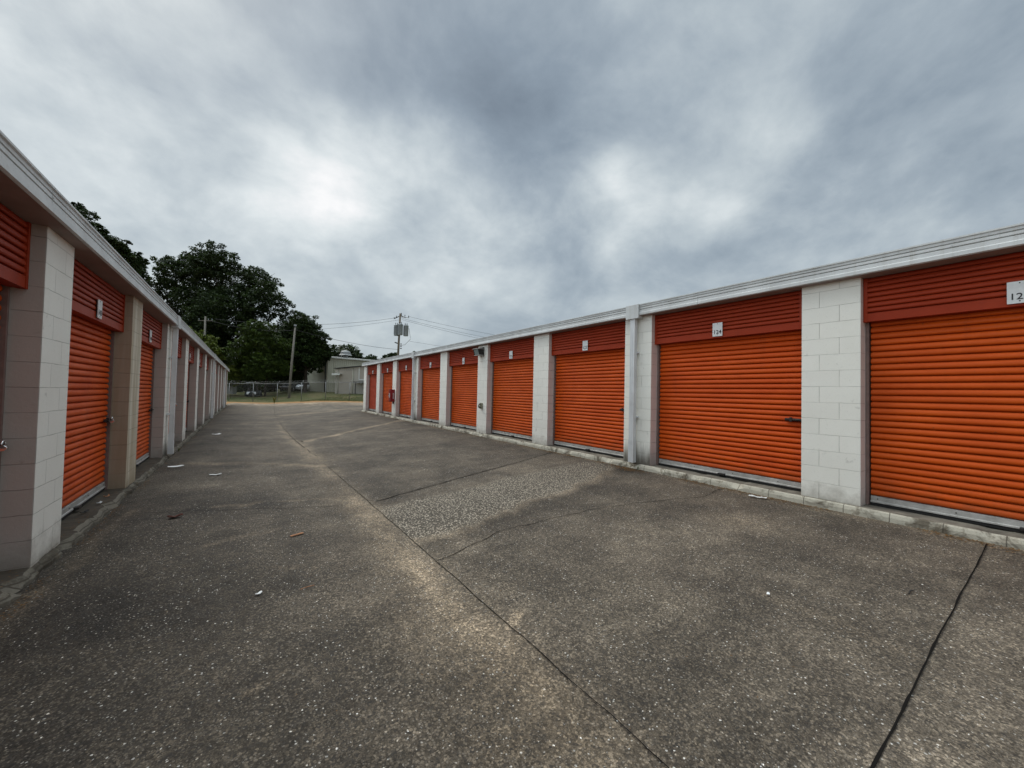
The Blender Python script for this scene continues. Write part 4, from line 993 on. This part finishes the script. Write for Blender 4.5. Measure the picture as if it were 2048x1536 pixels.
def car(x, y, rz, label, paint, grp='cars parked by the warehouse'):
    r = empty('parked_car', (x, y, float(zg(x, y))), label, 'car', grp, rz)
    sec = [(-2.2,.45,.78,.72),(-2.12,.30,.98,.82),(-1.5,.28,1.02,.87),(-.9,.27,1.02,.88),(.8,.27,1.0,.88),(1.4,.28,.93,.86),(2.0,.30,.80,.80),(2.2,.42,.66,.68)]
    mb = MB(); rows = []
    for x_, zl, zh, w in sec: rows.append([(x_,-w*.93,zl),(x_,-w,zl+.2),(x_,-w,zh-.12),(x_,-w*.86,zh),(x_,w*.86,zh),(x_,w,zh-.12),(x_,w,zl+.2),(x_,w*.93,zl)])
    for a, b in zip(rows[:-1], rows[1:]):
        for i in range(8): mb.face([a[i], b[i], b[(i+1)%8], a[(i+1)%8]], 0, True)
    mb.face(rows[0]); mb.face(rows[-1]); mb.build('body', paint, r, merge=True)
    mb = MB(); g = [(-1.75,1.0,.74),(-1.05,1.44,.60),(.15,1.46,.60),(.95,1.0,.74)]; rw = [[(a,-w,z),(a,w,z)] for a, z, w in g]
    for a, b in zip(rw[:-1], rw[1:]): mb.face([a[0],b[0],b[1],a[1]])
    for s in (0,1): mb.face([q[s] for q in rw])
    mb.build('window', M['glass_dark'], r, fix=False)
    mb = MB(); mb.box((-1.0,-.6,1.445),(.15,.6,1.475)); mb.build('roof', paint, r, bevel=.01)
    for wx in (-1.35,1.35):
        for wy in (-.8,.8): mb = MB(); mb.tube([(wx,wy-.1,.32),(wx,wy+.1,.32)], .32, 18); w = mb.build('wheel', M['tyre'], r); mb = MB(); mb.tube([(wx,wy*1.13-.02,.32),(wx,wy*1.13+.02,.32)], .19, 14); mb.build('rim', M['chrome'], w)
    for wy in (-.6,.6): mb = MB(); mb.box((2.1,wy-.14,.62),(2.2,wy+.14,.74)); mb.build('headlight', M['chrome'], r, bevel=.02)
    for wy in (-.62,.62): mb = MB(); mb.box((-2.2,wy-.12,.72),(-2.13,wy+.12,.86)); mb.build('taillight', M['fire_red'], r, bevel=.02)
    return r
car(5.5, 66.9, math.radians(-118), 'black car parked in deep shade left of the white car', M['black_paint'])
car(7.3, 67.6, math.radians(-125), 'white car nose out at the shaded corner of the warehouse', M['white_paint'])

# ------------------------------------------------------------------ sky, sun, camera
SUN_AZ, SUN_EL = R(-18), R(52)      # azimuth from +Y towards +X
def dirv(px, py):
    Rr = Vector((.825,-.564,.022)); U = Vector((-.032,-.007,.999)); F = Vector((.564,.825,.024))
    return (Rr*((px-1024)/775) - U*((py-768)/775) + F).normalized()
def sky():
    w = bpy.data.worlds.new('World'); S.world = w; w.use_nodes = True; nt = NT(w.node_tree); nt.n.clear()
    out = nt.new('ShaderNodeOutputWorld'); bg = nt.new('ShaderNodeBackground'); nt.l.new(bg.outputs[0], out.inputs[0]); bg.inputs['Strength'].default_value = .1
    st = nt.new('ShaderNodeTexSky', sky_type='NISHITA', sun_disc=False, sun_elevation=SUN_EL, sun_rotation=SUN_AZ, air_density=1.2, dust_density=2.5)
    d = nt.vm('NORMALIZE', nt.new('ShaderNodeTexCoord').outputs['Generated']); x, y, z = nt.sep(d)
    zc = nt.math('ADD', nt.math('MAXIMUM', z, 0.0), .48)
    pl = nt.comb(nt.math('DIVIDE', x, zc), nt.math('DIVIDE', y, zc), 0)           # flat cloud deck seen in perspective
    warp = nt.noise(pl, 2.2, 6, .55, 0, 1); wv = nt.vm('SCALE', nt.vm('SUBTRACT', warp, (.5,.5,.5)), scale=.34)
    dw = nt.vm('NORMALIZE', nt.vm('ADD', d, wv))
    acc = None
    B = SKYB
    for px, py, wd, amp in B:
        v = dirv(px, py); k = 1/(wd/775)**2
        t = nt.math('SUBTRACT', 1, nt.vm('DOT_PRODUCT', dw, tuple(v)))
        e = nt.math('MULTIPLY', nt.math('EXPONENT', nt.math('MULTIPLY', t, -2*k*.5)), amp)
        acc = e if acc is None else nt.math('ADD', acc, e)
    n1 = nt.noise(nt.vm('ROTATE' if False else 'MULTIPLY', pl, (1.0,1.0,1)), 2.7, 9, .56, .3); n2 = nt.noise(pl, 8.5, 8, .6, .2)
    fade = nt.mapr(z, .02, .35, .45, 1)
    tex = nt.math('ADD', nt.math('MULTIPLY', nt.math('SUBTRACT', n1, .5), .95), nt.math('MULTIPLY', nt.math('SUBTRACT', n2, .5), .30))
    val = nt.math('ADD', nt.math('ADD', nt.math('MULTIPLY', tex, fade), acc), .545)
    col = nt.ramp(val, [(.05,(.170,.215,.265)),(.28,(.26,.32,.38)),(.45,(.37,.435,.49)),(.62,(.525,.59,.625)),(.80,(.72,.775,.79)),(1,(.97,.97,.97))])
    # overcast is brighter overhead; unseen zenith and west raised further to brighten the walls
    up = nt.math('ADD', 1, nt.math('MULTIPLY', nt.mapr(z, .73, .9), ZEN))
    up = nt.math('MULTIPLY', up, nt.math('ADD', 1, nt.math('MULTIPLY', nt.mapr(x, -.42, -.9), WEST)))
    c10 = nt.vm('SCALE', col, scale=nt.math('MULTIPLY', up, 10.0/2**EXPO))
    m = nt.mix(.93, st.outputs[0], c10)
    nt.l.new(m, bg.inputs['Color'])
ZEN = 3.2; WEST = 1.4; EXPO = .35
SKYB = [(640,350,62,.22),(575,330,80,.09),(735,398,70,.16),(845,300,50,.12),(1225,395,44,.27),(1435,372,45,.15),(1570,195,55,.12),(1390,110,80,.08),(985,505,60,.10),(60,290,220,.06),(260,70,170,.02),(170,420,140,.04),
        (880,70,110,-.13),(680,25,90,-.10),(960,210,90,-.12),(1060,310,80,-.13),(1250,225,75,-.11),(500,190,80,-.07),(1960,200,140,-.10),(1130,520,130,-.05),(1750,430,180,-.02),(1700,330,120,-.02),(720,620,140,.03)]
sky()
sl = bpy.data.lights.new('sun', 'SUN'); sl.energy = 1.4; sl.angle = R(35); sl.color = (1,.97,.92)
so = bpy.data.objects.new('sun', sl); COL.objects.link(so)
sd = Vector((math.sin(SUN_AZ)*math.cos(SUN_EL), math.cos(SUN_AZ)*math.cos(SUN_EL), math.sin(SUN_EL)))
so.rotation_euler = sd.to_track_quat('Z','Y').to_euler(); so.location = (0,0,30)

cam = bpy.data.cameras.new('camera'); co = bpy.data.objects.new('camera', cam); COL.objects.link(co); S.camera = co
cam.sensor_fit = 'HORIZONTAL'; cam.sensor_width = 36; cam.lens = 775/2048*36; cam.clip_start = .05; cam.clip_end = 2000
f_, r_ = 775., .022; yc = (7+530*math.sin(r_))/math.cos(r_); p_ = math.atan(yc/f_); th = math.atan((530*math.cos(r_)-7*math.sin(r_))*math.cos(p_)/f_)
F = Vector((math.sin(th)*math.cos(p_), math.cos(th)*math.cos(p_), math.sin(p_))); R0 = Vector((math.cos(th), -math.sin(th), 0)); U0 = R0.cross(F)
Rv = R0*math.cos(r_)+U0*math.sin(r_); Uv = U0*math.cos(r_)-R0*math.sin(r_)
mw = Matrix((( Rv.x,Uv.x,-F.x,0),(Rv.y,Uv.y,-F.y,0),(Rv.z,Uv.z,-F.z,1.5),(0,0,0,1))); co.matrix_world = mw

S.view_settings.view_transform = 'Standard'; S.view_settings.look = 'None'; S.view_settings.exposure = EXPO; S.view_settings.gamma = 1; S.view_settings.use_curve_mapping = False
S.cycles.max_bounces = 6; S.cycles.diffuse_bounces = 4; S.cycles.use_denoising = True
